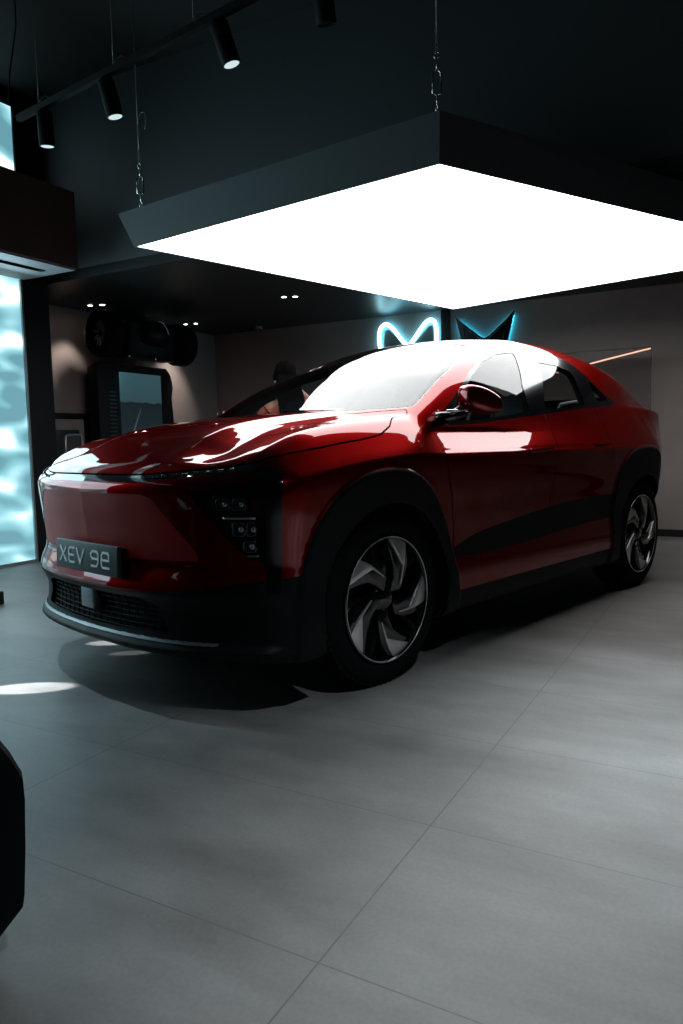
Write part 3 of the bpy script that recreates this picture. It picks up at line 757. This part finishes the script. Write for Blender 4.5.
B().add([loc2(p,zt-.03) for p in it]+[loc2(p,zt-.045) for p in it],[(0,1,2,3),(7,6,5,4)]+[(i,(i+1)%4,4+(i+1)%4,4+i) for i in range(4)]).obj('back_board',M['dark_wall'],lp)
def hanger(a,b,label,hook=True):
    t=empty('suspension_chain',RW(a,b,zt),TA,label,'hanging wire',None)
    B().tube([(0,0,.36 if hook else .34),(0,0,HC-zt)],.0022,6).obj('wire',M['grey_metal'],t,smooth=True)
    tb=B()
    tb.tube([(.012*math.sin(x),0,.03+.02*math.cos(x)) for x in np.linspace(0,5.2,14)],.004,6)
    tb.tube([(0,0,.05),(0,0,.09)],.004,6)
    for s in (-1,1): tb.tube([(0,s*.003,.09),(s*-.010,s*.016,.10),(s*-.010,s*.016,.19),(0,s*.003,.20)],.005,6)
    tb.tube([(0,0,.20),(0,0,.25)],.004,6)
    tb.tube([(0,.013*math.cos(x),.263+.013*math.sin(x)) for x in np.linspace(0,2*PI,16,endpoint=False)],.0035,6,closed=True)
    tb.obj('turnbuckle',M['chrome'],t,smooth=True)
    ch=B(); z=.276
    while z<.36:
        o=(len(ch.v)//100)%2
        ch.tube([((.006*math.cos(x)) if o else 0,0 if o else .006*math.cos(x),z+.012+.012*math.sin(x)) for x in np.linspace(0,2*PI,10,endpoint=False)],.0022,5,closed=True); z+=.02
    if hook:
        ch.tube([(0,0,.36),(0,0,.50),(0,-.01,.55),(0,-.03,.575),(0,-.055,.57),(0,-.068,.54),(0,-.066,.50),(0,-.058,.47)],.0028,6)
    ch.obj('chain_link',M['grey_metal'],t,smooth=True)
hanger(3.58,-3.365,'chain with a turnbuckle and curled wire end at the left corner of the light panel')
hanger(3.31,-1.287,'thin chain rising from the near corner of the light panel',False)
# ---------------------------------------------------------------- track lights
ztk=3.30
ta0,ta1=Vector((3.555,-4.42)),Vector((3.27,-2.335))
dv=(ta1-ta0).normalized()
end=ta0+dv*5.2
tr=empty('light_track',RW(ta0.x,ta0.y,ztk),0,'black ceiling track rail hung on thin wires at upper left','track light')
base=RW(ta0.x,ta0.y,ztk)
pe=RW(end.x,end.y,ztk)-base
sidev=Vector((-pe.y,pe.x,0)).normalized()*.017; upv=Vector((0,0,.02))
B().add([tuple(q) for q in (-sidev-upv,sidev-upv,sidev+upv,-sidev+upv,pe-sidev-upv,pe+sidev-upv,pe+sidev+upv,pe-sidev+upv)],[(0,3,2,1),(4,5,6,7),(0,1,5,4),(1,2,6,5),(2,3,7,6),(3,0,4,7)]).obj('rail',M['black_metal'],tr)
for t in (.25,1.05,1.75,3.0,4.3):
    p=(RW(*(ta0+dv*t),ztk)-base)
    B().tube([p+Vector((0,0,.02)),p+Vector((0,0,HC-ztk))],.002,5).obj('suspension_wire',M['grey_metal'],tr,smooth=True)
    B().tube([p+Vector((0,0,.02)),p+Vector((.02,0,.06)),p+Vector((.05,.0,.075)),p+Vector((.075,.0,.06))],.004,6).obj('wire_clip',M['grey_metal'],tr,smooth=True)
B().tube([Vector((0,0,0)),Vector((-.03,0,.02)),Vector((-.05,-.02,.12)),Vector((-.04,.0,.30)),Vector((.02,0,.6)),Vector((.03,0,HC-ztk))],.005,6).obj('power_cable',M['black_metal'],tr,smooth=True)
M['spot_face']=mat('spot_lens',(.5,.5,.5),.3,emit=(.75,.95,1.0),strength=.55)
def track_spot(t,tilt,label,face=True,length=.215):
    p=RW(*(ta0+dv*t),ztk-.02)
    e=empty('track_spotlight',p,0,label,'spotlight','cylinder spotlights on the ceiling track')
    q=Vector(tilt).normalized()
    R3=q.to_track_quat('Z','Y').to_matrix().to_4x4()
    B().box(-.02,.02,-.02,.02,-.03,-.001,bev=.004).obj('adaptor',M['black_metal'],e)
    Tm=Matrix.Translation((0,0,-.02))@R3
    B().lathe([(0,0),(.046,0),(.050,.006),(.050,length-.004),(.046,length),(.043,length),(.043,length-.006),(0,length-.006)],32,Tm).obj('lamp_housing',M['black_metal'],e,angle=40)
    B().lathe([(0,length-.004),(.0425,length-.004)],32,Tm).obj('lamp_face',M['spot_face'] if face else M['matte_black'],e)
    return p,q
track_spot(.31,(.0,.10,-1),'cylinder spotlight nearest the left end of the ceiling track')
track_spot(.97,(.22,.05,-1),'cylinder spotlight second from the left on the ceiling track, tilted right')
track_spot(1.94,(.30,.05,-1),'cylinder spotlight third from the left on the ceiling track, tilted right')
track_spot(2.62,(.12,.3,-1),'cylinder spotlight at the top edge right of the other three',face=False)
# ---------------------------------------------------------------- downlights, dome
M['down']=mat('downlight_glow',(1,1,1),.4,emit=(1,.97,.92),strength=5)
def downlight(a,b,label):
    e=empty('downlight',RW(a,b,2.61),TA,label,'downlight','recessed downlights in the lowered ceiling')
    B().lathe([(.040,-.001),(.040,-.010),(.033,-.012),(.033,-.001)],24,close=True).obj('trim_ring',M['black_metal'],e,smooth=True)
    B().lathe([(0,-.006),(.0325,-.006)],24).obj('lamp_face',M['down'],e)
DL=[(5.86,-6.31,'left one of the downlight pair near the black pillar'),(5.92,-6.19,'right one of the downlight pair near the black pillar'),(7.42,-6.31,'left one of the downlight pair above the right side of the screen display'),(7.45,-6.17,'right one of the downlight pair above the right side of the screen display'),(6.69,-4.34,'left one of the downlight pair above the car windscreen'),(6.74,-4.23,'right one of the downlight pair above the car windscreen')]
for d in DL: downlight(*d)
e=empty('security_camera',RW(8.17,-5.71,2.61),TA,'small dome camera on the lowered ceiling by the back wall','security camera')
B().lathe([(.055,0),(.055,-.03),(.045,-.035),(0,-.035)],24).obj('camera_base',mat('grey_plastic',(.18,.18,.18),.5),e,angle=40)
B().lathe([(.04,-.035),(.035,-.06),(.02,-.075),(0,-.08)],24).obj('camera_dome',M['lens'],e,smooth=True)
# ---------------------------------------------------------------- neon signs on the back wall (sign plane y/z local: x = -b direction)
M['neon']=mat('neon_tube_white',(1,1,1),.4,emit=(.55,.93,1.0),strength=5)
M['halo']=mat('cyan_halo_led',(.1,.5,.6),.4,emit=(.03,.45,.70),strength=22)
def SG(e): # points given as (b, z) absolute -> local
    return lambda b,z,d=0.0: (8.40-d-8.40, -(b)-(-e['cb']), z-e['cz'])
s1=empty('neon_sign',RW(8.43,-3.67,2.30),TA,'white neon twin-peak emblem glowing cyan on the back wall','neon sign'); 
def L1(b,z,d): return (-d,-(b+3.67),z-2.30)
lp1=[(-4.035,2.22),(-4.05,2.34),(-4.03,2.45),(-3.985,2.495),(-3.93,2.497),(-3.86,2.44),(-3.77,2.33),(-3.70,2.245),(-3.66,2.225),(-3.62,2.245),(-3.55,2.33),(-3.46,2.44),(-3.40,2.492),(-3.345,2.495),(-3.305,2.45),(-3.29,2.34),(-3.30,2.20),(-3.33,2.06),(-3.42,2.00),(-3.55,2.10),(-3.66,2.16),(-3.78,2.10),(-3.91,2.00),(-4.00,2.06)]
def catmull(P,n=5,closed=True):
    out=[];N=len(P)
    for i in range(N if closed else N-1):
        p0,p1,p2,p3=[np.array(P[(i+k)%N]) for k in (-1,0,1,2)]
        for j in range(n):
            t=j/n; out.append(tuple(.5*((2*p1)+(-p0+p2)*t+(2*p0-5*p1+4*p2-p3)*t*t+(-p0+3*p1-3*p2+p3)*t**3)))
    return out
B().tube([L1(b,z,.05) for b,z in catmull(lp1)],.023,10,closed=True).obj('neon_tube',M['neon'],s1,smooth=True)
B().tube([L1(b,z,.020) for b,z in catmull(lp1)],.016,8,closed=True).obj('halo_strip',M['halo'],s1,smooth=True)
q=B(); q.prism([(-(b+3.67),z-2.30) for b,z in [(-4.0,2.25),(-3.98,2.43),(-3.93,2.44),(-3.66,2.18),(-3.39,2.44),(-3.35,2.43),(-3.34,2.2),(-3.40,2.06),(-3.66,2.20),(-3.93,2.06)]],-.02,-.012,Matrix(((0,0,1,0),(1,0,0,0),(0,1,0,0),(0,0,0,1)))).obj('backing_plate',M['dark_wall'],s1)
s2=empty('wall_sign',RW(8.43,-2.70,2.30),TA,'black angular emblem with cyan backlight on the back wall','wall sign')
def poly2(P,d0,d1):
    return B().prism([(-(b+2.70),z-2.30) for b,z in P],-d1,-d0,Matrix(((0,0,1,0),(1,0,0,0),(0,1,0,0),(0,0,0,1))))
outl=[(-3.05,2.50),(-2.97,2.43),(-2.755,2.255),(-2.70,2.225),(-2.64,2.255),(-2.43,2.43),(-2.35,2.51),(-2.42,2.22),(-2.47,2.02),(-2.70,2.12),(-2.94,2.02),(-2.98,2.22)]
poly2(outl,.03,.06).obj('emblem_face',M['gloss_black'],s2)
inn=[(-2.95,2.37),(-2.90,2.345),(-2.74,2.21),(-2.70,2.20),(-2.66,2.21),(-2.50,2.345),(-2.45,2.37),(-2.50,2.10),(-2.70,2.17),(-2.91,2.10)]
B().tube([(-.062,-(b+2.70),z-2.30) for b,z in inn],.006,6,closed=True).obj('emblem_outline',mat('dim_teal_line',(.06,.14,.16),.4),s2,smooth=True)
B().tube([(-.018,-(b+2.70)*.93,(z-2.27)*.90-.055) for b,z in outl],.010,8,closed=True).obj('halo_strip',M['halo'],s2,smooth=True)
# ---------------------------------------------------------------- glass screen with a reflected light line on the right
gs=empty('glass_screen',RW(8.0,-1.5,0),TA,'clear glass screen standing behind the rear of the red car','glass screen')
B().box(-.005,.005,-.63,.8,.05,1.94,bev=.002).obj('glass_sheet',glass_mat('clear_glass',(.78,.78,.78),1.45,.03),gs)
q=B(); q.box(-.008,.008,-.636,-.628,.05,1.945); q.box(-.008,.008,-.63,.8,1.938,1.946); q.obj('edge_strip',mat('grey_edge',(.02,.02,.02),.6),gs)
q=B(); q.box(-.12,.12,-.60,-.45,0,.05,bev=.01); q.box(-.12,.12,.6,.75,0,.05,bev=.01); q.obj('foot',M['black_metal'],gs,angle=40)
B().tube([(-.012,-.625,1.926),(-.012,-.30,1.865),(-.012,-.02,1.81),(-.012,.3,1.745)],.008,6).obj('light_reflection',mat('copper_reflection',(.8,.4,.3),.4,emit=(1.0,.50,.36),strength=1.0),gs,smooth=True)  # glowing tube modelled in place of a light's reflection in the glass
# ---------------------------------------------------------------- left bay: frame, screen display, axle, easel
pf=empty('picture_frame',RW(5.68,-6.64,1.05),TA,'black-framed poster of a dark car on the left wall beside the pillar','picture frame')
q=B(); 
for x0,x1,z0,z1 in ((-.36,.36,.335,.400),(-.36,.36,-.40,-.335),(-.36,-.295,-.335,.335),(.295,.36,-.335,.335)): q.box(x0,x1,-.035,0,z0,z1,bev=.004)
q.obj('frame',M['black_metal'],pf,angle=40)
B().box(-.295,.295,-.012,-.002,-.335,.335).obj('mount',mat('poster_mount',(.20,.17,.165),.6),pf)
B().box(-.22,.22,-.016,-.012,-.32,.215).obj('poster',mottle(mat('poster_print',(.02,.02,.03),.5),(.004,.006,.010),(.045,.05,.06),9,3,.45,.8),pf)
ts=empty('tablet_stand',RW(5.43,-6.2,0),TA,'grey-rimmed upright tablet stand in front of the framed poster','tablet stand')
rim=[(-.105,1.185),(-.07,1.20),(.07,1.20),(.105,1.185),(.115,1.0),(.10,.90),(-.10,.90),(-.115,1.0)]
q=B().prism([(x,z) for x,z in rim],-.012,.012,Matrix(((1,0,0,0),(0,0,1,0),(0,1,0,0),(0,0,0,1)))); q.obj('screen',M['lens'],ts)
B().tube([(x,-.012,z) for x,z in rim],.014,8,closed=True).obj('screen_frame',M['grey_metal'],ts,smooth=True)
B().tube([(0,.01,.02),(0,.01,.92)],.018,12).obj('pole',M['black_metal'],ts,smooth=True); B().lathe([(0,0),(.14,0),(.14,.012),(.02,.02),(0,.02)],32).obj('base',M['black_metal'],ts,angle=40)
kd=empty('display_screen',RW(6.56,-6.4,0),TA,'tall black display stand with a screen showing a road','display screen')
pts=[(-.60,0),(-.60,1.96),(-.50,2.02),(.52,2.02),(.60,1.93),(.63,1.80),(.60,1.66),(.62,1.5),(.62,0)]
B().prism(pts,-.04,.12,Matrix(((1,0,0,0),(0,0,1,0),(0,1,0,0),(0,0,0,1))),.008).obj('stand_body',M['black_metal'],kd,angle=40)
# screen picture: sky above, road fields below
M['scr']=bpy.data.materials.new('screen_picture'); M['scr'].use_nodes=True
n=M['scr'].node_tree.nodes;l=M['scr'].node_tree.links;b=n['Principled BSDF']; b.inputs['Base Color'].default_value=(.01,.01,.01,1); b.inputs['Roughness'].default_value=.15
tc=n.new('ShaderNodeTexCoord'); sp=n.new('ShaderNodeSeparateXYZ'); l.new(tc.outputs['Object'],sp.inputs[0])
mr=n.new('ShaderNodeMapRange'); mr.inputs['From Min'].default_value=1.22; mr.inputs['From Max'].default_value=1.93; l.new(sp.outputs['Z'],mr.inputs['Value'])
cr=n.new('ShaderNodeValToRGB'); e=cr.color_ramp.elements; e[0].position=0; e[0].color=(.010,.020,.026,1); e[1].position=1; e[1].color=(.035,.085,.10,1)
for p_,c_ in ((.50,(.008,.016,.020)),(.535,(.006,.012,.015)),(.555,(.030,.070,.080)),): k=e.new(p_); k.color=(*c_,1)
nz=n.new('ShaderNodeTexNoise'); nz.inputs['Scale'].default_value=14; l.new(tc.outputs['Object'],nz.inputs['Vector'])
ad=n.new('ShaderNodeMath'); ad.operation='MULTIPLY_ADD'; l.new(nz.outputs['Fac'],ad.inputs[0]); ad.inputs[1].default_value=.07; l.new(mr.outputs[0],ad.inputs[2]); l.new(ad.outputs[0],cr.inputs[0])
l.new(cr.outputs[0],b.inputs['Emission Color']); b.inputs['Emission Strength'].default_value=.8
sc_=B().box(-.28,.40,-.050,-.040,1.20,1.925).obj('screen',M['scr'],kd); 
B().add([(-.13,-.0515,1.21),(-.09,-.0515,1.21),(.045,-.0515,1.52),(.035,-.0515,1.52)],[(0,1,2,3)]).obj('road_line',mat('screen_road',(.02,.02,.02),.4,emit=(.05,.08,.09),strength=.6),sc_)
q=B()
for i in range(14): q.box(-.44,-.34,-.046,-.040,1.10+i*.045,1.115+i*.045)
q.obj('vent_slot',M['grey_metal'] if False else mat('vent_grey',(.02,.028,.034),.4),kd)
ax=empty('axle_display',RW(6.5,-6.15,2.04),TA,'wall-hung drive unit with two wheels above the display screen','axle display')
Mx=Matrix(((1,0,0,0),(0,0,1,0),(0,1,0,0),(0,0,0,1)))
def dwheel(x,yaw):
    T=Matrix.Translation((x,0,.25))@Matrix.Rotation(math.radians(yaw),4,'Z')@Matrix.Rotation(math.radians(-90),4,'Y')
    t=B().lathe([(.15,-.09),(.19,-.11),(.235,-.10),(.25,-.07),(.25,.07),(.235,.10),(.19,.11),(.165,.105),(.15,.09)],48,T,close=True).obj('wheel',M['rubber'],ax,angle=40)
    q=B().lathe([(0,.02),(.04,.05),(.05,.02),(.15,.0),(.165,.06),(.17,.09),(.172,.095),(.165,-.05),(0,-.05)],48,T).obj('rim',M['satin_black'],t,angle=40)
    q=B()
    for i in range(10): q.box(.035,.158,-.007,.007,.035,.075,T@Matrix.Rotation(2*PI*i/10,4,'Z')@Matrix.Rotation(.12,4,'Y'),bev=.002)
    q.obj('spokes',M['silver'],t)
dwheel(-.60,-12); dwheel(.60,-12)
q=B().box(-.38,.42,-.12,.12,.02,.46,bev=.06); q.lathe([(0,-.2),(.13,-.2),(.15,-.15),(.15,.15),(.13,.2),(0,.2)],32,Matrix.Translation((.05,-.05,.30))@Matrix.Rotation(math.radians(90),4,'Y')); q.obj('motor_housing',M['satin_black'],ax,angle=40)
B().tube([(-.56,0,.25),(.56,0,.25)],.03,12).obj('axle_shaft',M['black_metal'],ax,smooth=True)
B().box(-.45,.45,.10,.47,.16,.30,bev=.01).obj('wall_bracket',M['black_metal'],ax)
B().tube([(.02,-.17,.46),(.10,-.20,.44),(.15,-.22,.36),(.17,-.22,.30)],.010,6).obj('pipe',M['chrome'],ax,smooth=True)
for x in (-.42,.0): B().lathe([(0,0),(.014,0),(.014,.01),(0,.012)],12,Matrix.Translation((x,-.16,.0+.02))@Matrix.Rotation(math.radians(90),4,'X')).obj('bolt',M['chrome'],ax,smooth=True)
# slanted standee at far left
ez=empty('standee',RW(3.13,-4.56,0),TA,'pale slanted standee leg with a black foot at the left edge','standee')
B().box(-.10,.10,-.12,.12,0,.09,bev=.008).obj('foot',M['black_metal'],ez,angle=40)
q=B(); q.prism([(-.03,-.11),(.03,-.11),(.03,.07),(-.03,.07)],0,1.6,Matrix(((1,0,0,0),(0,1,.22,0),(0,0,1,.09),(0,0,0,1)))).obj('panel',mat('pale_brown_board',(.16,.14,.13),.6),ez)
# ---------------------------------------------------------------- black car nose at the lower left edge
def at_y(px,py,Y):
    u2=(px-341.5)/FPX; v2=-(py-512)/FPX; c,s=math.cos(ROLL),math.sin(ROLL); u=c*u2-s*v2; v=s*u2+c*v2
    d=Vector((0,math.cos(PITCH),-math.sin(PITCH)))+Vector((1,0,0))*u+Vector((0,math.sin(PITCH),math.cos(PITCH)))*v
    return Vector((0,0,CAMH))+d*(Y/d.y)
nb=empty('black_car',(-1.25,1.45,0),0,'black car whose angular louvred bumper corner shows at the lower left edge','car')
Yn=1.42
sil=[at_y(*p,Yn) for p in ((-60,700),(0,747),(10,759),(23,780),(25,800),(25.6,850),(24.6,895),(23,907),(0,937),(-60,1000))]
o_=Vector((-1.25,1.45,0))
vs=[];fs=[]
# bumper wraps: near face, corner edge, then back face running away
offs=[(Vector((-.55,-.20,0)),1.0),(Vector((-.20,-.10,0)),1.0),(Vector((-.03,-.02,0)),1.0),(Vector((0,0,0)),1.0),(Vector((-.02,.04,0)),1.0),(Vector((-.16,.14,0)),1.0),(Vector((-.45,.24,0)),1.0)]
for ov,_ in offs:
    for p in sil: vs.append(tuple(p+ov-o_))
ns=len(sil)
for i in range(len(offs)-1):
    for j in range(ns-1): fs.append((i*ns+j,i*ns+j+1,(i+1)*ns+j+1,(i+1)*ns+j))
bp_=B().add(vs,fs).obj('bumper',M['satin_black'],nb,angle=25)
q=B()
for i in range(9):
    z=.17+.032*i
    c=at_y(14,845,Yn); q.box(-.16,-.028,-.012,.004,z-.005,z+.005,Matrix.Translation(Vector((c.x+.012,Yn-.035,.0))-o_)@Matrix.Rotation(math.radians(26),4,'Z')@Matrix.Rotation(math.radians(-8),4,'Y'),bev=.002)
q.obj('louvre',M['black_metal'],nb,angle=40)
# bonnet and wheel continuing out of frame to the left
q=B().box(-1.3,-.12,-.45,.55,.42,.60,bev=.08); q.obj('bonnet',M['gloss_black'],nb,angle=40)
q=B().lathe([(.18,-.1),(.30,-.11),(.335,-.09),(.34,-.05),(.34,.05),(.335,.09),(.30,.11),(.18,.1)],48,Matrix.Translation((-.75,-.32,.34))@Matrix.Rotation(math.radians(90),4,'X'),close=True); q.obj('wheel',M['rubber'],nb,angle=40)
q=B().lathe([(.18,-.1),(.30,-.11),(.335,-.09),(.34,-.05),(.34,.05),(.335,.09),(.30,.11),(.18,.1)],48,Matrix.Translation((-.75,.45,.34))@Matrix.Rotation(math.radians(90),4,'X'),close=True); q.obj('wheel',M['rubber'],nb,angle=40)
# ---------------------------------------------------------------- person behind the car
M['skin']=mat('skin',(.28,.14,.10),.55)
M['hair']=mat('dark_hair',(.0012,.001,.001),.95,spec=.02)
M['shirt']=mottle(mat('salmon_shirt',(.3,.12,.09),.9,spec=.1),(.30,.07,.045),(.40,.12,.08),12,3)
M['trouser']=mat('dark_trousers',(.015,.016,.02),.8)
PB=Vector((-.40,5.78,0)); prot=math.radians(200)
pe_=empty('person',PB,prot,'dark-haired person in a salmon shirt standing on the far side of the red car','person')
def skin(name,verts,edges,rad,m,root=0,sub=2,parent=None):
    me=bpy.data.meshes.new(name); me.from_pydata(verts,edges,[]); o=bpy.data.objects.new(name,me); COL.objects.link(o); me.materials.append(m)
    s=o.modifiers.new('skin','SKIN'); s.use_smooth_shade=True
    for i,r in enumerate(rad):
        me.skin_vertices[0].data[i].radius=(r,r) if not isinstance(r,tuple) else r
    me.skin_vertices[0].data[root].use_root=True
    ss=o.modifiers.new('sub','SUBSURF'); ss.levels=sub; ss.render_levels=sub
    o.parent=parent; return o
# facing -y (towards the camera), arms bent in front holding a phone
Vb=[(0,0,.93),(0,0,1.10),(0,-.01,1.28),(0,-.02,1.40),(0,-.035,1.47),(0,-.06,1.54),(0,-.085,1.61),(0,-.085,1.67)]
Rb=[(.15,.11),(.135,.10),(.165,.11),(.15,.09),.055,.062,.078,.07]
Eb=[(i,i+1) for i in range(7)]
def limb(start,pts,rads):
    prev=start
    for p,r in zip(pts,rads):
        Vb.append(p);Rb.append(r);Eb.append((prev,len(Vb)-1));prev=len(Vb)-1
    return prev
for s in (-1,1):
    limb(0,[(s*.09,0,.86),(s*.10,-.01,.50),(s*.105,.02,.10),(s*.11,-.02,.055),(s*.12,-.15,.03)],[.085,.058,.040,.042,.030])
    if s>0: w=limb(3,[(s*.17,-.02,1.40),(s*.235,-.03,1.13),(s*.17,-.24,1.17),(s*.13,-.30,1.20)],[.052,.042,.032,.026])
    else: limb(3,[(-.17,-.02,1.41),(-.36,-.14,1.36),(-.22,-.22,1.50),(-.13,-.20,1.58),(-.10,-.19,1.63)],[.052,.042,.032,.026,.020]); continue
    for k in range(4):
        x=s*(.13-.028*(k-1.5)*.7); limb(w,[(x-.01*s,-.34,1.205+.016*(k-1.5)),(x-.035*s,-.37,1.215+.017*(k-1.5)),(x-.06*s,-.372,1.215+.016*(k-1.5))],[.010,.009,.008])
    limb(w,[(s*.12,-.32,1.235),(s*.10,-.35,1.25)],[.011,.009])
body_=skin('body',Vb,Eb,Rb,M['skin'],parent=pe_)
h=B()
bm=bmesh.new(); bmesh.ops.create_uvsphere(bm,u_segments=32,v_segments=24,radius=1)
for v in bm.verts:
    x,y,z=v.co; jaw=1-.22*max(0,-z); 
    v.co=Vector((x*.076*jaw, y*.095-(.012 if (abs(x)<.2 and y<-.85 and -.35<z<.05) else 0), z*.115))
h.bm(bm,Matrix.Translation((0,-.095,1.625))@Matrix.Rotation(math.radians(25),4,'X'))
hd=h.obj('head',M['skin'],body_,smooth=True)
q=B()
for s in (-1,1): q.lathe([(0,.006),(.008,.004),(.011,0),(0,-.004)],16,Matrix.Translation((s*.032,-.180,1.60))@Matrix.Rotation(math.radians(115),4,'X'))
q.obj('eyes',M['gloss_black'],hd,smooth=True)
q=B(); q.tube([(-.022,-.150,1.545),(0,-.158,1.543),(.022,-.150,1.545)],.005,6).obj('mouth',mat('lips',(.22,.07,.06),.5),hd,smooth=True)
for s in (-1,1): B().lathe([(0,.01),(.02,.008),(.026,0),(0,-.004)],16,Matrix.Translation((s*.078,-.07,1.62))@Matrix.Rotation(math.radians(90*s),4,'Y')).obj('ear',M['skin'],hd,smooth=True)
bm=bmesh.new(); bmesh.ops.create_uvsphere(bm,u_segments=40,v_segments=28,radius=1)
for v in bm.verts:
    x,y,z=v.co; w=1+.04*math.sin(9*x+5*z)+.03*math.sin(14*y)
    v.co=Vector((x*.094*w, y*.112*w, z*.118*w))
B().bm(bm,Matrix.Translation((0,-.060,1.665))@Matrix.Rotation(math.radians(30),4,'X')).obj('hair',M['hair'],pe_,smooth=True)
hl_=B(); 
for i in range(26):
    t_=-.085+.17*i/25; hl_.tube([(t_*.9,.045-.5*t_*t_,1.66),(t_*1.0,.060-.4*t_*t_,1.56),(t_*1.15,.105,1.45),(t_*1.2,.150+.01*math.sin(i*2.1),1.36),(t_*1.1,.160,1.27+.015*math.sin(i*1.7))],[.016,.017,.016,.013,.005],6)
hl_.obj('hair',M['hair'],pe_,smooth=True)
# shirt: slightly larger skin over torso and sleeves
Vs=[(0,0,.86),(0,0,1.05),(0,-.01,1.28),(0,-.02,1.40),(0,-.03,1.455)];Rs=[(.175,.125),(.158,.115),(.18,.125),(.165,.105),.075];Es=[(0,1),(1,2),(2,3),(3,4)]
for s in (-1,1):
    i=len(Vs); Vs+=[(s*.18,-.02,1.395),(s*.24,-.03,1.13),(s*.215,-.12,1.14)] if s>0 else [(-.18,-.02,1.405),(-.36,-.14,1.36),(-.27,-.19,1.445)]; Rs+=[.070,.062,.056]; Es+=[(3,i),(i,i+1),(i+1,i+2)]
skin('shirt',Vs,Es,Rs,M['shirt'],parent=pe_)
Vt=[(0,0,.93)];Rt=[(.16,.12)];Et=[]
for s in (-1,1):
    i=len(Vt); Vt+=[(s*.09,0,.85),(s*.10,-.01,.50),(s*.105,.02,.11)]; Rt+=[.095,.07,.055]; Et+=[(0,i),(i,i+1),(i+1,i+2)]
skin('trousers',Vt,Et,Rt,M['trouser'],parent=pe_)
pe_.scale=(.955,.955,.955)
ph=B().box(-.036,.036,-.005,.005,-.075,.075,Matrix.Translation((0,-.375,1.235))@Matrix.Rotation(math.radians(-30),4,'X'),bev=.004).obj('phone',M['lens'],None,angle=40,loc=PB,rz=prot); ph.scale=(.955,.955,.955)
tag(ph,'dark phone held by the person in the salmon shirt','phone')
# ---------------------------------------------------------------- lights
def spot(name,a,b,z,ta_,tb,tz,power,size,blend=.5,color=(1,1,1),rad=.03):
    L=bpy.data.lights.new(name,'SPOT'); L.energy=power; L.spot_size=math.radians(size); L.spot_blend=blend; L.color=color; L.shadow_soft_size=rad
    o=bpy.data.objects.new(name,L); COL.objects.link(o); p=RW(a,b,z); t=RW(ta_,tb,tz); o.location=p; o.rotation_euler=(t-p).to_track_quat('-Z','Y').to_euler(); return o
def area(name,a,b,z,ta_,tb,tz,power,sx,sy,color=(1,1,1)):
    L=bpy.data.lights.new(name,'AREA'); L.shape='RECTANGLE'; L.size=sx; L.size_y=sy; L.energy=power; L.color=color
    o=bpy.data.objects.new(name,L); COL.objects.link(o); p=RW(a,b,z); t=RW(ta_,tb,tz); o.location=p; o.rotation_euler=(t-p).to_track_quat('-Z','Y').to_euler(); return o
# downlight beams on the left bay walls
spot('downlight_beam',5.88,-6.25,2.58,5.65,-6.75,1.2,75,62,.9,(1,.90,.82))
spot('downlight_beam',7.43,-6.24,2.58,7.45,-6.75,1.2,75,62,.9,(1,.90,.82))
spot('downlight_beam',6.7,-4.28,2.58,6.7,-4.28,0,8,60,.9,(1,.92,.85))
# daylight through the left window
area('window_daylight',2.6,-5.78,1.45,2.6,0,.6,80,3.9,2.2,(.58,.88,1.0))
# ceiling spotlights over the forecourt of the showroom
spot('spot_beam',1.7,2.2,4.1,2.75,.45,0,1350,34,1.0,(.74,.92,1.0),.05)
spot('spot_beam',.6,1.1,4.1,1.7,.1,0,760,52,1.0,(.78,.93,1.0),.05)
spot('spot_beam',1.9,-3.6,4.1,2.3,-3.3,0,330,52,1.0,(.62,.90,1.0),.05)
spot('spot_beam',6.6,1.2,2.5,7.2,-.2,0,40,50,.6,(1,.92,.84),.03)
# narrow spots added indoors in place of sun, for streaks on the left floor
for (a,b,pw,sz) in ((2.09,-2.76,5200,3.2),(2.81,-2.99,2200,2.3),(2.70,-2.75,450,1.8)):
    c_p=RW(a,b,0)+Vector((-2.7,-.25,1.15)); o=spot('sun_streak_spot',0,0,0,1,0,0,pw,sz,.35,(.92,.97,1.0),.008); o.location=c_p; o.rotation_euler=(RW(a,b,0)-c_p).to_track_quat('-Z','Y').to_euler()
w_=bpy.data.worlds.new('world'); SC.world=w_; w_.use_nodes=True
w_.node_tree.nodes['Background'].inputs[0].default_value=(.02,.03,.04,1); w_.node_tree.nodes['Background'].inputs[1].default_value=1
# ---------------------------------------------------------------- camera
cd=bpy.data.cameras.new('camera'); cam=bpy.data.objects.new('camera',cd); COL.objects.link(cam); SC.camera=cam
cd.sensor_fit='HORIZONTAL'; cd.sensor_width=36; cd.lens=36*FPX/683; cd.clip_start=.05
c_,s_=math.cos(ROLL),math.sin(ROLL)
rt=Vector((1,0,0)); up=Vector((0,math.sin(PITCH),math.cos(PITCH))); fw=Vector((0,math.cos(PITCH),-math.sin(PITCH)))
right=rt*c_+up*s_; upp=-rt*s_+up*c_
Mc=Matrix((( right.x,upp.x,-fw.x,0),(right.y,upp.y,-fw.y,0),(right.z,upp.z,-fw.z,CAMH),(0,0,0,1)))
cam.matrix_world=Mc
SC.view_settings.view_transform='Standard'; SC.view_settings.look='None'; SC.view_settings.exposure=.12; SC.view_settings.gamma=1
SC.view_settings.use_curve_mapping=False
try: SC.cycles.max_bounces=8; SC.cycles.transparent_max_bounces=16; SC.cycles.sample_clamp_indirect=4; SC.cycles.use_denoising=True
except Exception: pass
